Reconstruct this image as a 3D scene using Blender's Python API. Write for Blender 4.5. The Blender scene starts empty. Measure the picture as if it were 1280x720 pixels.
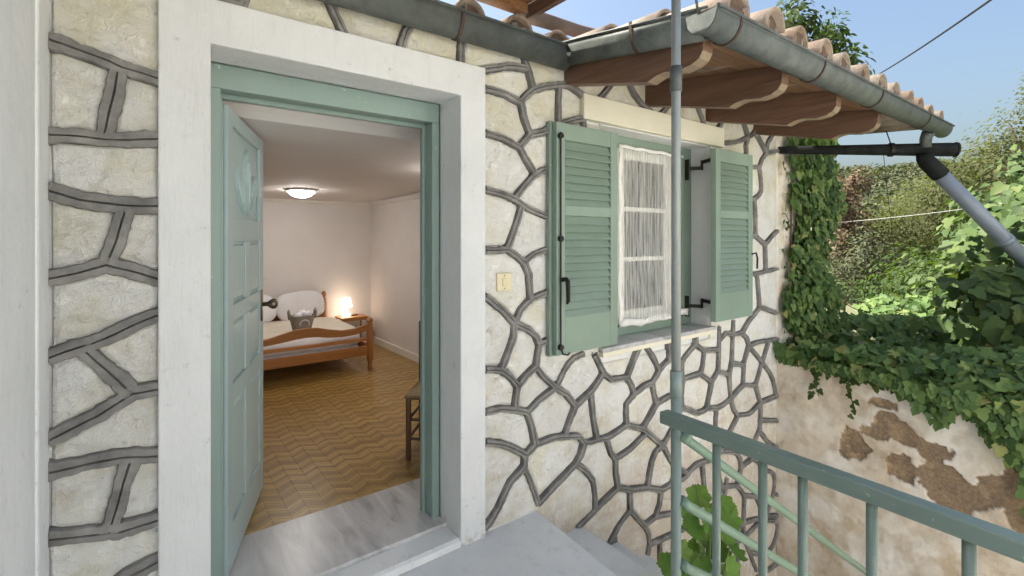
import bpy, bmesh, math, random
import numpy as np
from mathutils import Vector, Matrix, noise as mnoise
R = math.radians
scene = bpy.context.scene
# ---------------------------------------------------------------- camera
cam = bpy.data.cameras.new('camera'); camo = bpy.data.objects.new('camera', cam)
scene.collection.objects.link(camo); scene.camera = camo
cam.sensor_width = 36.0; cam.lens = 36.0 * 610 / 1280; cam.shift_y = -63 / 1280
cam.clip_start = 0.02; cam.clip_end = 3000
camo.location = (0, -2.0, 1.456); camo.rotation_euler = (R(90), 0, -math.atan(465 / 610))
# ---------------------------------------------------------------- sky and sun
SUN_EL, SUN_AZ = R(56), R(-36)          # azimuth measured from +Y towards +X
world = bpy.data.worlds.new('World'); scene.world = world; world.use_nodes = True
wn = world.node_tree; wn.nodes.clear()
sky = wn.nodes.new('ShaderNodeTexSky'); sky.sky_type = 'NISHITA'; sky.sun_disc = False
sky.sun_elevation = SUN_EL; sky.sun_rotation = SUN_AZ
sky.altitude = 500; sky.air_density = 1.5; sky.dust_density = 9.0; sky.ozone_density = 3.8
bg = wn.nodes.new('ShaderNodeBackground'); bg.inputs[1].default_value = 0.088
wo = wn.nodes.new('ShaderNodeOutputWorld')
wn.links.new(sky.outputs[0], bg.inputs[0]); wn.links.new(bg.outputs[0], wo.inputs[0])
sl = bpy.data.lights.new('sun', 'SUN'); sl.energy = 5.0; sl.angle = R(0.5); sl.color = (1.0, 0.95, 0.86)
so = bpy.data.objects.new('sun', sl); scene.collection.objects.link(so)
sv = Vector((math.sin(SUN_AZ) * math.cos(SUN_EL), math.cos(SUN_AZ) * math.cos(SUN_EL), math.sin(SUN_EL)))
so.rotation_euler = sv.to_track_quat('Z', 'Y').to_euler(); so.location = (0, 0, 20)
vs = scene.view_settings
vs.view_transform = 'Standard'; vs.look = 'None'; vs.exposure = 1.5; vs.gamma = 1.0; vs.use_curve_mapping = False
scene.cycles.use_denoising = True; scene.cycles.max_bounces = 10; scene.cycles.diffuse_bounces = 6
scene.cycles.transparent_max_bounces = 16; scene.cycles.sample_clamp_indirect = 6
random.seed(7); rng = np.random.RandomState(7)
COL = scene.collection

# ---------------------------------------------------------------- helpers
def tag(o, label=None, cat=None, group=None, kind=None):
    if label: o['label'] = label
    if cat: o['category'] = cat
    if group: o['group'] = group
    if kind: o['kind'] = kind
    return o
def adopt(o, root):
    if root is None: return o
    o.parent = root
    o.matrix_parent_inverse = world_of(root).inverted()
    return o
def world_of(o):
    if o.parent is None: return o.matrix_basis.copy()
    return world_of(o.parent) @ o.matrix_parent_inverse @ o.matrix_basis
def empty(name, loc, label, cat, group=None):
    o = bpy.data.objects.new(name, None); COL.objects.link(o); o.location = loc
    o.empty_display_size = 0.1
    return tag(o, label, cat, group)
def link(name, me, mat=None, parent=None):
    o = bpy.data.objects.new(name, me); COL.objects.link(o)
    if mat and not me.materials: me.materials.append(mat)
    return adopt(o, parent)
class MB:
    def __init__(s): s.v = []; s.f = []
    def add(s, vs, fs):
        k = len(s.v); s.v += [tuple(p) for p in vs]; s.f += [tuple(i + k for i in f) for f in fs]; return s
    def box(s, x0, x1, y0, y1, z0, z1):
        return s.add([(x0,y0,z0),(x1,y0,z0),(x1,y1,z0),(x0,y1,z0),(x0,y0,z1),(x1,y0,z1),(x1,y1,z1),(x0,y1,z1)],
                     [(0,3,2,1),(4,5,6,7),(0,1,5,4),(1,2,6,5),(2,3,7,6),(3,0,4,7)])
    def prism(s, poly, axis, a, b):
        n = len(poly)
        if axis == 'y': g = lambda p, t: (p[0], t, p[1])
        elif axis == 'x': g = lambda p, t: (t, p[0], p[1])
        else: g = lambda p, t: (p[0], p[1], t)
        vs = [g(p, a) for p in poly] + [g(p, b) for p in poly]
        return s.add(vs, [tuple(range(n)), tuple(range(2*n-1, n-1, -1))] + [(i, (i+1) % n, n+(i+1) % n, n+i) for i in range(n)])
    def tube(s, pts, r, n=10, caps=True):
        pts = [Vector(p) for p in pts]; m = len(pts)
        rr = r if isinstance(r, (list, tuple)) else [r] * m
        vs = []; fs = []; up = None
        for i, p in enumerate(pts):
            t = (pts[min(i+1, m-1)] - pts[max(i-1, 0)]).normalized()
            if up is None:
                up = Vector((0,0,1)) if abs(t.z) < .9 else Vector((1,0,0))
            a = (up - t * up.dot(t)).normalized(); b = t.cross(a); up = a
            for k in range(n):
                w = 2*math.pi*k/n; vs.append(p + (a*math.cos(w) + b*math.sin(w)) * rr[i])
        for i in range(m-1):
            for k in range(n):
                fs.append((i*n+k, i*n+(k+1) % n, (i+1)*n+(k+1) % n, (i+1)*n+k))
        if caps: fs += [tuple(range(n-1, -1, -1)), tuple(range((m-1)*n, m*n))]
        return s.add(vs, fs)
    def bar(s, p, q, w, h, up=(0,0,1)):
        p = Vector(p); q = Vector(q); t = (q-p).normalized(); u = Vector(up)
        a = t.cross(u).normalized(); b = a.cross(t)
        vs = [c + a*sx*w/2 + b*sz*h/2 for c in (p, q) for sx, sz in ((-1,-1),(1,-1),(1,1),(-1,1))]
        return s.add(vs, [(0,1,2,3),(7,6,5,4),(0,4,5,1),(1,5,6,2),(2,6,7,3),(3,7,4,0)])
    def lathe(s, prof, c, n=16):
        vs = []; fs = []; m = len(prof)
        for r, z in prof:
            for k in range(n):
                w = 2*math.pi*k/n; vs.append((c[0]+r*math.cos(w), c[1]+r*math.sin(w), c[2]+z))
        for i in range(m-1):
            for k in range(n): fs.append((i*n+k, i*n+(k+1) % n, (i+1)*n+(k+1) % n, (i+1)*n+k))
        fs += [tuple(range(n-1,-1,-1)), tuple(range((m-1)*n, m*n))]
        return s.add(vs, fs)
    def mesh(s, name, smooth=False, recalc=True):
        me = bpy.data.meshes.new(name); me.from_pydata(s.v, [], s.f)
        if recalc:
            bm = bmesh.new(); bm.from_mesh(me); bmesh.ops.recalc_face_normals(bm, faces=bm.faces); bm.to_mesh(me); bm.free()
        if smooth: me.polygons.foreach_set('use_smooth', [True]*len(me.polygons))
        me.update(); return me
    def build(s, name, mat, parent=None, smooth=False, bevel=0, seg=2):
        o = link(name, s.mesh(name, smooth), mat, parent)
        if bevel:
            b = o.modifiers.new('bevel', 'BEVEL'); b.width = bevel; b.segments = seg; b.limit_method = 'ANGLE'; b.angle_limit = R(40)
        if smooth == 'auto': pass
        return o
def box(name, mat, parent, x0, x1, y0, y1, z0, z1, bevel=0.0):
    return MB().box(x0, x1, y0, y1, z0, z1).build(name, mat, parent, bevel=bevel)
def copy_tree(o, parent=None, loc=None, rotz=None):
    c = o.copy(); COL.objects.link(c); c.parent = parent
    for k in [k for k in o.children]: copy_tree(k, c)
    return c
def half_pipe(mb, p, q, r, th=.004, n=12, deep=1.0):
    p = Vector(p); q = Vector(q); t = (q-p).normalized(); a = t.cross(Vector((0,0,1))).normalized(); b = a.cross(t)
    vs = []
    for c in (p, q):
        for rad in (r, r-th):
            for k in range(n+1):
                w = math.pi + math.pi*k/n
                vs.append(c + a*math.cos(w)*rad + b*math.sin(w)*rad*deep)
    m = n+1; fs = []
    for k in range(n):
        fs += [(k, k+1, 2*m+k+1, 2*m+k), (m+k+1, m+k, 3*m+k, 3*m+k+1), (k+1, k, m+k, m+k+1), (2*m+k, 2*m+k+1, 3*m+k+1, 3*m+k)]
    fs += [(0, 2*m, 3*m, m), (n, m+n, 3*m+n, 2*m+n)]
    mb.add(vs, fs); return mb

# ---------------------------------------------------------------- materials
def nodes(name):
    m = bpy.data.materials.new(name); m.use_nodes = True; nt = m.node_tree
    return m, nt, nt.nodes['Principled BSDF'], nt.links
def tex(nt, kind, scale, detail=5, vec=None, **kw):
    t = nt.nodes.new(kind); t.inputs['Scale'].default_value = scale
    if 'Detail' in t.inputs: t.inputs['Detail'].default_value = detail
    for k, v in kw.items():
        if k in t.inputs: t.inputs[k].default_value = v
        else: setattr(t, k, v)
    if vec: nt.links.new(vec, t.inputs['Vector'])
    return t
def pos(nt, scale=(1,1,1)):
    g = nt.nodes.new('ShaderNodeNewGeometry'); mp = nt.nodes.new('ShaderNodeMapping'); mp.inputs['Scale'].default_value = scale
    nt.links.new(g.outputs['Position'], mp.inputs['Vector']); return mp.outputs[0]
def ramp(nt, fac, stops):
    r = nt.nodes.new('ShaderNodeValToRGB'); e = r.color_ramp.elements
    while len(e) < len(stops): e.new(.5)
    for i, (p, c) in enumerate(stops): e[i].position = p; e[i].color = (*c, 1) if len(c) == 3 else c
    nt.links.new(fac, r.inputs[0]); return r.outputs[0]
def mixc(nt, fac, a, b, mode='MIX'):
    n = nt.nodes.new('ShaderNodeMix'); n.data_type = 'RGBA'; n.blend_type = mode
    for i, x in ((0, fac), (6, a), (7, b)):
        if hasattr(x, 'is_linked'): nt.links.new(x, n.inputs[i])
        else: n.inputs[i].default_value = x if i == 0 else (*x, 1)
    return n.outputs[2]
def math_(nt, op, a, b=0.0, clamp=False):
    n = nt.nodes.new('ShaderNodeMath'); n.operation = op; n.use_clamp = clamp
    for i, x in ((0, a), (1, b)):
        if hasattr(x, 'is_linked'): nt.links.new(x, n.inputs[i])
        else: n.inputs[i].default_value = x
    return n.outputs[0]
def bump(nt, h, strength, dist, bsdf, prev=None):
    b = nt.nodes.new('ShaderNodeBump'); b.inputs['Strength'].default_value = strength; b.inputs['Distance'].default_value = dist
    nt.links.new(h, b.inputs['Height'])
    if prev: nt.links.new(prev, b.inputs['Normal'])
    nt.links.new(b.outputs[0], bsdf.inputs['Normal']); return b.outputs[0]
def simple(name, c1, c2=None, scale=6, rough=.6, metal=0, bmp=0, bscale=60, bdist=.004, stretch=(1,1,1), spec=.5, dirt=None):
    m, nt, b, L = nodes(name)
    b.inputs['Roughness'].default_value = rough; b.inputs['Metallic'].default_value = metal; b.inputs['Specular IOR Level'].default_value = spec
    p = pos(nt, stretch)
    if c2 is None: c2 = tuple(x*.8 for x in c1)
    t = tex(nt, 'ShaderNodeTexNoise', scale, 7, p, Roughness=.6)
    c = ramp(nt, t.outputs[0], [(.3, c2), (.68, c1)])
    if dirt:
        t2 = tex(nt, 'ShaderNodeTexNoise', dirt[1], 8, p, Roughness=.7)
        f = ramp(nt, t2.outputs[0], [(dirt[2], (0,0,0)), (dirt[2]+.12, (1,1,1))])
        c = mixc(nt, math_(nt, 'MULTIPLY', f, dirt[3] if len(dirt) > 3 else .8), c, dirt[0])
    L.new(c, b.inputs['Base Color'])
    if bmp:
        t3 = tex(nt, 'ShaderNodeTexNoise', bscale, 6, p); bump(nt, t3.outputs[0], bmp, bdist, b)
    return m
def wood(name, c1, c2, axis='x', rough=.55, scale=5, bmp=.25, knots=True):
    m, nt, b, L = nodes(name); b.inputs['Roughness'].default_value = rough
    st = {'x': (.12, 2.2, 2.2), 'y': (2.2, .12, 2.2), 'z': (2.2, 2.2, .12)}[axis]
    p = pos(nt, st)
    t = tex(nt, 'ShaderNodeTexNoise', scale*2.5, 8, p, Distortion=1.2)
    t2 = tex(nt, 'ShaderNodeTexNoise', scale*14, 4, p)
    f = math_(nt, 'ADD', math_(nt, 'MULTIPLY', t.outputs[0], .7), math_(nt, 'MULTIPLY', t2.outputs[0], .3))
    c = ramp(nt, f, [(.32, c2), (.64, c1)])
    oi = nt.nodes.new('ShaderNodeObjectInfo')
    h = nt.nodes.new('ShaderNodeHueSaturation'); L.new(c, h.inputs['Color'])
    L.new(math_(nt, 'ADD', math_(nt, 'MULTIPLY', oi.outputs['Random'], .35), .82), h.inputs['Value'])
    L.new(h.outputs[0], b.inputs['Base Color'])
    bump(nt, f, bmp, .004, b); return m
def paint(name, c, dirt=(.25,.22,.17), rough=.45, streak='z', amt=.35, var=.12, chips=0.0, chipc=(.5,.45,.38)):
    m, nt, b, L = nodes(name); b.inputs['Roughness'].default_value = rough
    st = {'x': (.25,3,3), 'y': (3,.25,3), 'z': (3,3,.25)}[streak]
    t = tex(nt, 'ShaderNodeTexNoise', 9, 8, pos(nt, st), Roughness=.65)
    t2 = tex(nt, 'ShaderNodeTexNoise', 2.3, 6, pos(nt))
    base = ramp(nt, t2.outputs[0], [(.3, tuple(x*(1-var) for x in c)), (.7, c)])
    f = ramp(nt, t.outputs[0], [(.56, (0,0,0)), (.78, (1,1,1))])
    cc = mixc(nt, math_(nt, 'MULTIPLY', f, amt), base, dirt)
    if chips:
        t3 = tex(nt, 'ShaderNodeTexNoise', 38, 6, pos(nt), Roughness=.7)
        fc = ramp(nt, t3.outputs[0], [(.70-chips, (0,0,0)), (.715-chips, (1,1,1))]); cc = mixc(nt, fc, cc, chipc)
    L.new(cc, b.inputs['Base Color'])
    t4 = tex(nt, 'ShaderNodeTexNoise', 70, 6, pos(nt, {'x': (.2,1.5,1.5), 'y': (1.5,.2,1.5), 'z': (1.5,1.5,.2)}[streak]))
    bump(nt, t4.outputs[0], .22, .003, b); return m
def leafmat(name, stops, rough=.45, trans=.35, tint=(1.1, 1.2, .5)):
    m, nt, b, L = nodes(name); b.inputs['Roughness'].default_value = rough + .15; b.inputs['Specular IOR Level'].default_value = .22
    at = nt.nodes.new('ShaderNodeAttribute'); at.attribute_name = 'lv'
    oi = nt.nodes.new('ShaderNodeObjectInfo')
    f = math_(nt, 'FRACT', math_(nt, 'ADD', at.outputs['Fac'], oi.outputs['Random']))
    c = ramp(nt, f, stops)
    L.new(c, b.inputs['Base Color'])
    tr = nt.nodes.new('ShaderNodeBsdfTranslucent'); L.new(mixc(nt, 1.0, c, tint, 'MULTIPLY'), tr.inputs[0])
    mx = nt.nodes.new('ShaderNodeMixShader'); mx.inputs[0].default_value = trans
    L.new(b.outputs[0], mx.inputs[1]); L.new(tr.outputs[0], mx.inputs[2])
    L.new(mx.outputs[0], nt.nodes['Material Output'].inputs[0]); return m
def emit(name, col, strength):
    m, nt, b, L = nodes(name); b.inputs['Base Color'].default_value = (.9,.88,.84,1)
    b.inputs['Emission Color'].default_value = (*col, 1); b.inputs['Emission Strength'].default_value = strength; return m

MT = {}
def stone_material():
    m, nt, b, L = nodes('painted_stone'); b.inputs['Roughness'].default_value = .85; b.inputs['Specular IOR Level'].default_value = .2
    p = pos(nt); oi = nt.nodes.new('ShaderNodeObjectInfo')
    t = tex(nt, 'ShaderNodeTexNoise', 7, 8, p, Roughness=.6)
    c = ramp(nt, t.outputs[0], [(.28, (.76,.725,.64)), (.46, (.86,.845,.80)), (.66, (.90,.893,.87))])
    # dark specks and scuffs left in the paint
    t2 = tex(nt, 'ShaderNodeTexNoise', 42, 8, p, Roughness=.75)
    f2 = ramp(nt, t2.outputs[0], [(.60, (0,0,0)), (.70, (1,1,1))])
    c = mixc(nt, math_(nt, 'MULTIPLY', f2, .6), c, (.40,.34,.27))
    # thin cracks and trowel scars
    wv = tex(nt, 'ShaderNodeTexNoise', 9, 7, p, Roughness=.7); v = tex(nt, 'ShaderNodeTexVoronoi', 8, 2, mixc(nt, .25, p, wv.outputs[1]), feature='DISTANCE_TO_EDGE')
    cm_ = tex(nt, 'ShaderNodeTexNoise', 4, 4, p)
    f6 = math_(nt, 'MULTIPLY', ramp(nt, v.outputs[0], [(.0, (1,1,1)), (.022, (0,0,0))]), ramp(nt, cm_.outputs[0], [(.48, (0,0,0)), (.6, (1,1,1))]))
    c = mixc(nt, math_(nt, 'MULTIPLY', f6, .45), c, (.50,.44,.35))
    # rising damp and bare stone low on the wall
    sx = nt.nodes.new('ShaderNodeSeparateXYZ'); L.new(p, sx.inputs[0])
    low = math_(nt, 'MULTIPLY', math_(nt, 'SUBTRACT', .50, sx.outputs[2]), 1.1, True)
    t3 = tex(nt, 'ShaderNodeTexNoise', 3.2, 9, p, Roughness=.72)
    t3b = tex(nt, 'ShaderNodeTexNoise', 26, 6, p, Roughness=.7)
    w = math_(nt, 'ADD', math_(nt, 'MULTIPLY', t3.outputs[0], .65), math_(nt, 'MULTIPLY', t3b.outputs[0], .35))
    f3 = ramp(nt, math_(nt, 'ADD', w, math_(nt, 'MULTIPLY', low, .16)), [(.53, (0,0,0)), (.68, (1,1,1))])
    c = mixc(nt, math_(nt, 'MULTIPLY', f3, .62), c, (.50,.37,.26))
    # greenish yellow algae under the eaves
    hi = math_(nt, 'MULTIPLY', math_(nt, 'SUBTRACT', sx.outputs[2], 1.75), 1.6, True)
    t5 = tex(nt, 'ShaderNodeTexNoise', 5, 7, p)
    f5 = ramp(nt, math_(nt, 'ADD', t5.outputs[0], math_(nt, 'MULTIPLY', hi, .22)), [(.5, (0,0,0)), (.74, (1,1,1))])
    c = mixc(nt, math_(nt, 'MULTIPLY', f5, .5), c, (.66,.60,.33))
    c = mixc(nt, math_(nt, 'MULTIPLY', oi.outputs['Random'], .22), c, (.82,.76,.62))
    h = nt.nodes.new('ShaderNodeHueSaturation'); L.new(c, h.inputs['Color'])
    L.new(math_(nt, 'ADD', math_(nt, 'MULTIPLY', math_(nt, 'FRACT', math_(nt, 'MULTIPLY', oi.outputs['Random'], 7.3)), .12), .92), h.inputs['Value'])
    L.new(h.outputs[0], b.inputs['Base Color'])
    bb = tex(nt, 'ShaderNodeTexNoise', 24, 10, p, Roughness=.68, Distortion=1.1)
    rd = ramp(nt, bb.outputs[0], [(.28, (0,0,0)), (.44, (.62,.62,.62)), (.49, (.48,.48,.48)), (.56, (.66,.66,.66)), (.75, (1,1,1))])
    bc = tex(nt, 'ShaderNodeTexNoise', 7, 4, p, Distortion=.5)
    n0 = bump(nt, bc.outputs[0], .5, .04, b)
    n1 = bump(nt, rd, .8, .016, b, n0)
    bd_ = tex(nt, 'ShaderNodeTexNoise', 110, 6, p)
    bump(nt, bd_.outputs[0], .4, .006, b, n1)
    return m
def mortar_material():
    m, nt, b, L = nodes('grey_mortar'); b.inputs['Roughness'].default_value = .8
    p = pos(nt); t = tex(nt, 'ShaderNodeTexNoise', 11, 8, p, Roughness=.65)
    c = ramp(nt, t.outputs[0], [(.28, (.10,.096,.09)), (.5, (.20,.192,.18)), (.72, (.31,.295,.27))])
    L.new(c, b.inputs['Base Color'])
    t2 = tex(nt, 'ShaderNodeTexNoise', 55, 7, p); bump(nt, t2.outputs[0], .5, .008, b); return m
def marble_material(dirc=(.35, 1.1, 1)):
    m, nt, b, L = nodes('grey_marble'); b.inputs['Roughness'].default_value = .28
    mp = nt.nodes.new('ShaderNodeMapping'); g = nt.nodes.new('ShaderNodeNewGeometry')
    mp.inputs['Rotation'].default_value = (0, 0, R(-18)); mp.inputs['Scale'].default_value = (1.0, .18, 1)
    L.new(g.outputs['Position'], mp.inputs['Vector'])
    t = tex(nt, 'ShaderNodeTexNoise', 13, 9, mp.outputs[0], Roughness=.62, Distortion=.7)
    t2 = tex(nt, 'ShaderNodeTexNoise', 5, 5, mp.outputs[0], Distortion=.4)
    f = math_(nt, 'ADD', math_(nt, 'MULTIPLY', t.outputs[0], .6), math_(nt, 'MULTIPLY', t2.outputs[0], .4))
    c = ramp(nt, f, [(.34, (.20,.195,.205)), (.46, (.45,.44,.44)), (.62, (.63,.62,.61))])
    L.new(c, b.inputs['Base Color']); return m
def galvanised():
    m, nt, b, L = nodes('galvanised_metal'); b.inputs['Roughness'].default_value = .6; b.inputs['Metallic'].default_value = .3
    p = pos(nt); t = tex(nt, 'ShaderNodeTexNoise', 9, 8, p, Roughness=.7)
    c = ramp(nt, t.outputs[0], [(.3, (.065,.075,.068)), (.6, (.125,.138,.128)), (.78, (.20,.21,.195))])
    t2 = tex(nt, 'ShaderNodeTexNoise', 24, 8, p, Roughness=.75)
    f = ramp(nt, t2.outputs[0], [(.58, (0,0,0)), (.7, (1,1,1))])
    c = mixc(nt, math_(nt, 'MULTIPLY', f, .45), c, (.20,.185,.09))
    L.new(c, b.inputs['Base Color']); bump(nt, t2.outputs[0], .15, .003, b); return m
def tile_material():
    m, nt, b, L = nodes('clay_roof_tile'); b.inputs['Roughness'].default_value = .9
    p = pos(nt); oi = nt.nodes.new('ShaderNodeObjectInfo')
    t = tex(nt, 'ShaderNodeTexNoise', 14, 9, p, Roughness=.7)
    c = ramp(nt, t.outputs[0], [(.3, (.13,.085,.058)), (.48, (.26,.175,.12)), (.6, (.33,.245,.175)), (.74, (.40,.34,.26))])
    c2 = mixc(nt, math_(nt, 'MULTIPLY', oi.outputs['Random'], .6), c, (.33,.30,.25))
    t4 = tex(nt, 'ShaderNodeTexNoise', 34, 8, p, Roughness=.75)
    c2 = mixc(nt, math_(nt, 'MULTIPLY', ramp(nt, t4.outputs[0], [(.55, (0,0,0)), (.64, (1,1,1))]), .7), c2, (.12,.11,.085))
    L.new(c2, b.inputs['Base Color']); t3 = tex(nt, 'ShaderNodeTexNoise', 60, 6, p); bump(nt, t3.outputs[0], .4, .006, b); return m
def parquet_material():
    m, nt, b, L = nodes('oak_print_parquet'); b.inputs['Roughness'].default_value = .32
    at = nt.nodes.new('ShaderNodeAttribute'); at.attribute_name = 'lv'; f = at.outputs['Fac']
    p = pos(nt); t = tex(nt, 'ShaderNodeTexNoise', 60, 5, p)
    ff = math_(nt, 'ADD', math_(nt, 'MULTIPLY', f, .65), math_(nt, 'MULTIPLY', t.outputs[0], .35))
    L.new(ramp(nt, ff, [(.12, (.19,.105,.026)), (.5, (.325,.195,.050)), (.88, (.45,.285,.085))]), b.inputs['Base Color']); return m
def plaster_material():
    m, nt, b, L = nodes('flaking_plaster'); b.inputs['Roughness'].default_value = .92; b.inputs['Specular IOR Level'].default_value = .15
    p = pos(nt); at = nt.nodes.new('ShaderNodeAttribute'); at.attribute_name = 'peel'
    t = tex(nt, 'ShaderNodeTexNoise', 3.2, 9, p, Roughness=.66)
    c = ramp(nt, t.outputs[0], [(.30, (.50,.40,.29)), (.43, (.68,.59,.47)), (.55, (.78,.72,.63)), (.72, (.83,.80,.75))])
    t2 = tex(nt, 'ShaderNodeTexNoise', 21, 9, p, Roughness=.75)
    c = mixc(nt, math_(nt, 'MULTIPLY', ramp(nt, t2.outputs[0], [(.52, (0,0,0)), (.7, (1,1,1))]), 0.32), c, (.50,.40,.29))
    t3 = tex(nt, 'ShaderNodeTexNoise', 48, 8, p, Roughness=.75)
    br = ramp(nt, t3.outputs[0], [(.3, (.15,.105,.07)), (.5, (.25,.18,.12)), (.7, (.36,.27,.185))])
    och = ramp(nt, t3.outputs[0], [(.35, (.38,.25,.13)), (.7, (.60,.45,.28))])
    sp = nt.nodes.new('ShaderNodeSeparateColor'); L.new(at.outputs['Color'], sp.inputs[0])
    c = mixc(nt, sp.outputs[0], c, br); c = mixc(nt, sp.outputs[1], c, och)
    L.new(c, b.inputs['Base Color'])
    n1 = bump(nt, t2.outputs[0], .5, .015, b); bump(nt, t3.outputs[0], .4, .006, b, n1); return m
def net_material():
    m, nt, b, L = nodes('white_net'); b.inputs['Base Color'].default_value = (.86,.85,.82,1); b.inputs['Roughness'].default_value = .9
    p = pos(nt, (1,1,.02)); w = tex(nt, 'ShaderNodeTexNoise', 210, 2, p)
    w2 = tex(nt, 'ShaderNodeTexWave', 9, 2, pos(nt), Distortion=2.5, bands_direction='X')
    a = math_(nt, 'ADD', ramp(nt, w.outputs[0], [(.35, (.16,)*3), (.65, (.52,)*3)]), math_(nt, 'MULTIPLY', w2.outputs[1], .18), True)
    tr = nt.nodes.new('ShaderNodeBsdfTransparent'); tl = nt.nodes.new('ShaderNodeBsdfTranslucent'); tl.inputs[0].default_value = (.85,.84,.82,1)
    mm = nt.nodes.new('ShaderNodeMixShader'); mm.inputs[0].default_value = .3; L.new(b.outputs[0], mm.inputs[1]); L.new(tl.outputs[0], mm.inputs[2])
    mx = nt.nodes.new('ShaderNodeMixShader'); L.new(a, mx.inputs[0]); L.new(tr.outputs[0], mx.inputs[1]); L.new(mm.outputs[0], mx.inputs[2])
    L.new(mx.outputs[0], nt.nodes['Material Output'].inputs[0]); return m
def glass_material(name='window_glass', tint=(.9,.95,.93)):
    m, nt, b, L = nodes(name)
    g = nt.nodes.new('ShaderNodeBsdfGlossy'); g.inputs['Roughness'].default_value = .03; g.inputs[0].default_value = (.9,.9,.9,1)
    tr = nt.nodes.new('ShaderNodeBsdfTransparent'); tr.inputs[0].default_value = (*tint, 1)
    fr = nt.nodes.new('ShaderNodeFresnel'); fr.inputs[0].default_value = 1.45
    mx = nt.nodes.new('ShaderNodeMixShader'); L.new(fr.outputs[0], mx.inputs[0]); L.new(tr.outputs[0], mx.inputs[1]); L.new(g.outputs[0], mx.inputs[2])
    L.new(mx.outputs[0], nt.nodes['Material Output'].inputs[0]); return m

stone_m, mortar_m, marble_m, galv_m, tile_m = stone_material(), mortar_material(), marble_material(), galvanised(), tile_material()
parq_m, plaster_m, net_m, glass_m = parquet_material(), plaster_material(), net_material(), glass_material()
def wall_paint(nm, ca, cb):
    m, nt, b, L = nodes(nm); b.inputs['Roughness'].default_value = .8; b.inputs['Specular IOR Level'].default_value = .25
    p = pos(nt); t = tex(nt, 'ShaderNodeTexNoise', 2.6, 8, p, Roughness=.65)
    c = ramp(nt, t.outputs[0], [(.3, ca), (.6, cb)])
    t2 = tex(nt, 'ShaderNodeTexNoise', 10, 9, pos(nt, (3,3,.3)), Roughness=.7)
    c = mixc(nt, math_(nt, 'MULTIPLY', ramp(nt, t2.outputs[0], [(.55, (0,0,0)), (.72, (1,1,1))]), .30), c, (.56,.54,.50))
    sx = nt.nodes.new('ShaderNodeSeparateXYZ'); L.new(p, sx.inputs[0])
    low = math_(nt, 'MULTIPLY', math_(nt, 'SUBTRACT', .16, sx.outputs[2]), 3.5, True)
    t3 = tex(nt, 'ShaderNodeTexNoise', 18, 9, p, Roughness=.75)
    c = mixc(nt, math_(nt, 'MULTIPLY', ramp(nt, math_(nt, 'ADD', t3.outputs[0], math_(nt, 'MULTIPLY', low, .22)), [(.60, (0,0,0)), (.72, (1,1,1))]), .75), c, (.42,.38,.32))
    wv = tex(nt, 'ShaderNodeTexNoise', 3, 6, p); v = tex(nt, 'ShaderNodeTexVoronoi', 2.1, 2, mixc(nt, .35, p, wv.outputs[1]), feature='DISTANCE_TO_EDGE')
    cr = ramp(nt, v.outputs[0], [(.0, (1,1,1)), (.006, (0,0,0))])
    c = mixc(nt, math_(nt, 'MULTIPLY', cr, .10), c, (.50,.47,.42))
    L.new(c, b.inputs['Base Color'])
    t4 = tex(nt, 'ShaderNodeTexNoise', 60, 8, pos(nt, (1.6,1.6,.22)), Roughness=.65); t5 = tex(nt, 'ShaderNodeTexNoise', 12, 6, p)
    n1 = bump(nt, t5.outputs[0], .5, .02, b); n2 = bump(nt, t4.outputs[0], .5, .006, b, n1); return m
white_m = wall_paint('white_wall_paint', (.655,.66,.65), (.72,.725,.72)); side_m = wall_paint('lightened_white_paint', (.80,.81,.81), (.87,.88,.88))  # second is the same white, lightened where the side wall gets little light
cream_m = paint('cream_lintel_paint', (.78,.74,.60), (.55,.48,.33), .8, 'x', .35, .10)
room_m = simple('room_wall_paint', (.74,.705,.685), (.70,.66,.635), 3, .8, bmp=.05)
green_m = paint('green_shutter_paint', (.245,.325,.262), (.17,.205,.16), .42, 'z', .35, .18, .05, (.34,.38,.32))
door_m = paint('blue_green_door_paint', (.255,.345,.305), (.20,.25,.215), .42, 'z', .3, .14, .04, (.45,.5,.44))
dooru_m = paint('blue_green_leaf_paint', (.39,.50,.50), (.30,.37,.365), .35, 'z', .15, .08)
rail_m = paint('dark_green_rail_paint', (.165,.225,.19), (.30,.32,.29), .28, 'y', .35, .2, .05, (.30,.34,.29))
pipe_m = paint('pale_green_pipe_paint', (.20,.31,.225), (.32,.38,.30), .45, 'x', .5, .2, .06, (.45,.46,.40))
pole_m = paint('worn_green_pole_paint', (.23,.30,.27), (.38,.41,.40), .4, 'z', .6, .25, .05, (.20,.16,.12))
iron_m = simple('black_iron', (.018,.017,.016), (.03,.025,.02), 20, .55, .6, .2)
rust_m = simple('rusted_strap', (.09,.055,.04), (.05,.035,.03), 30, .8, .2, .3)
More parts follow.
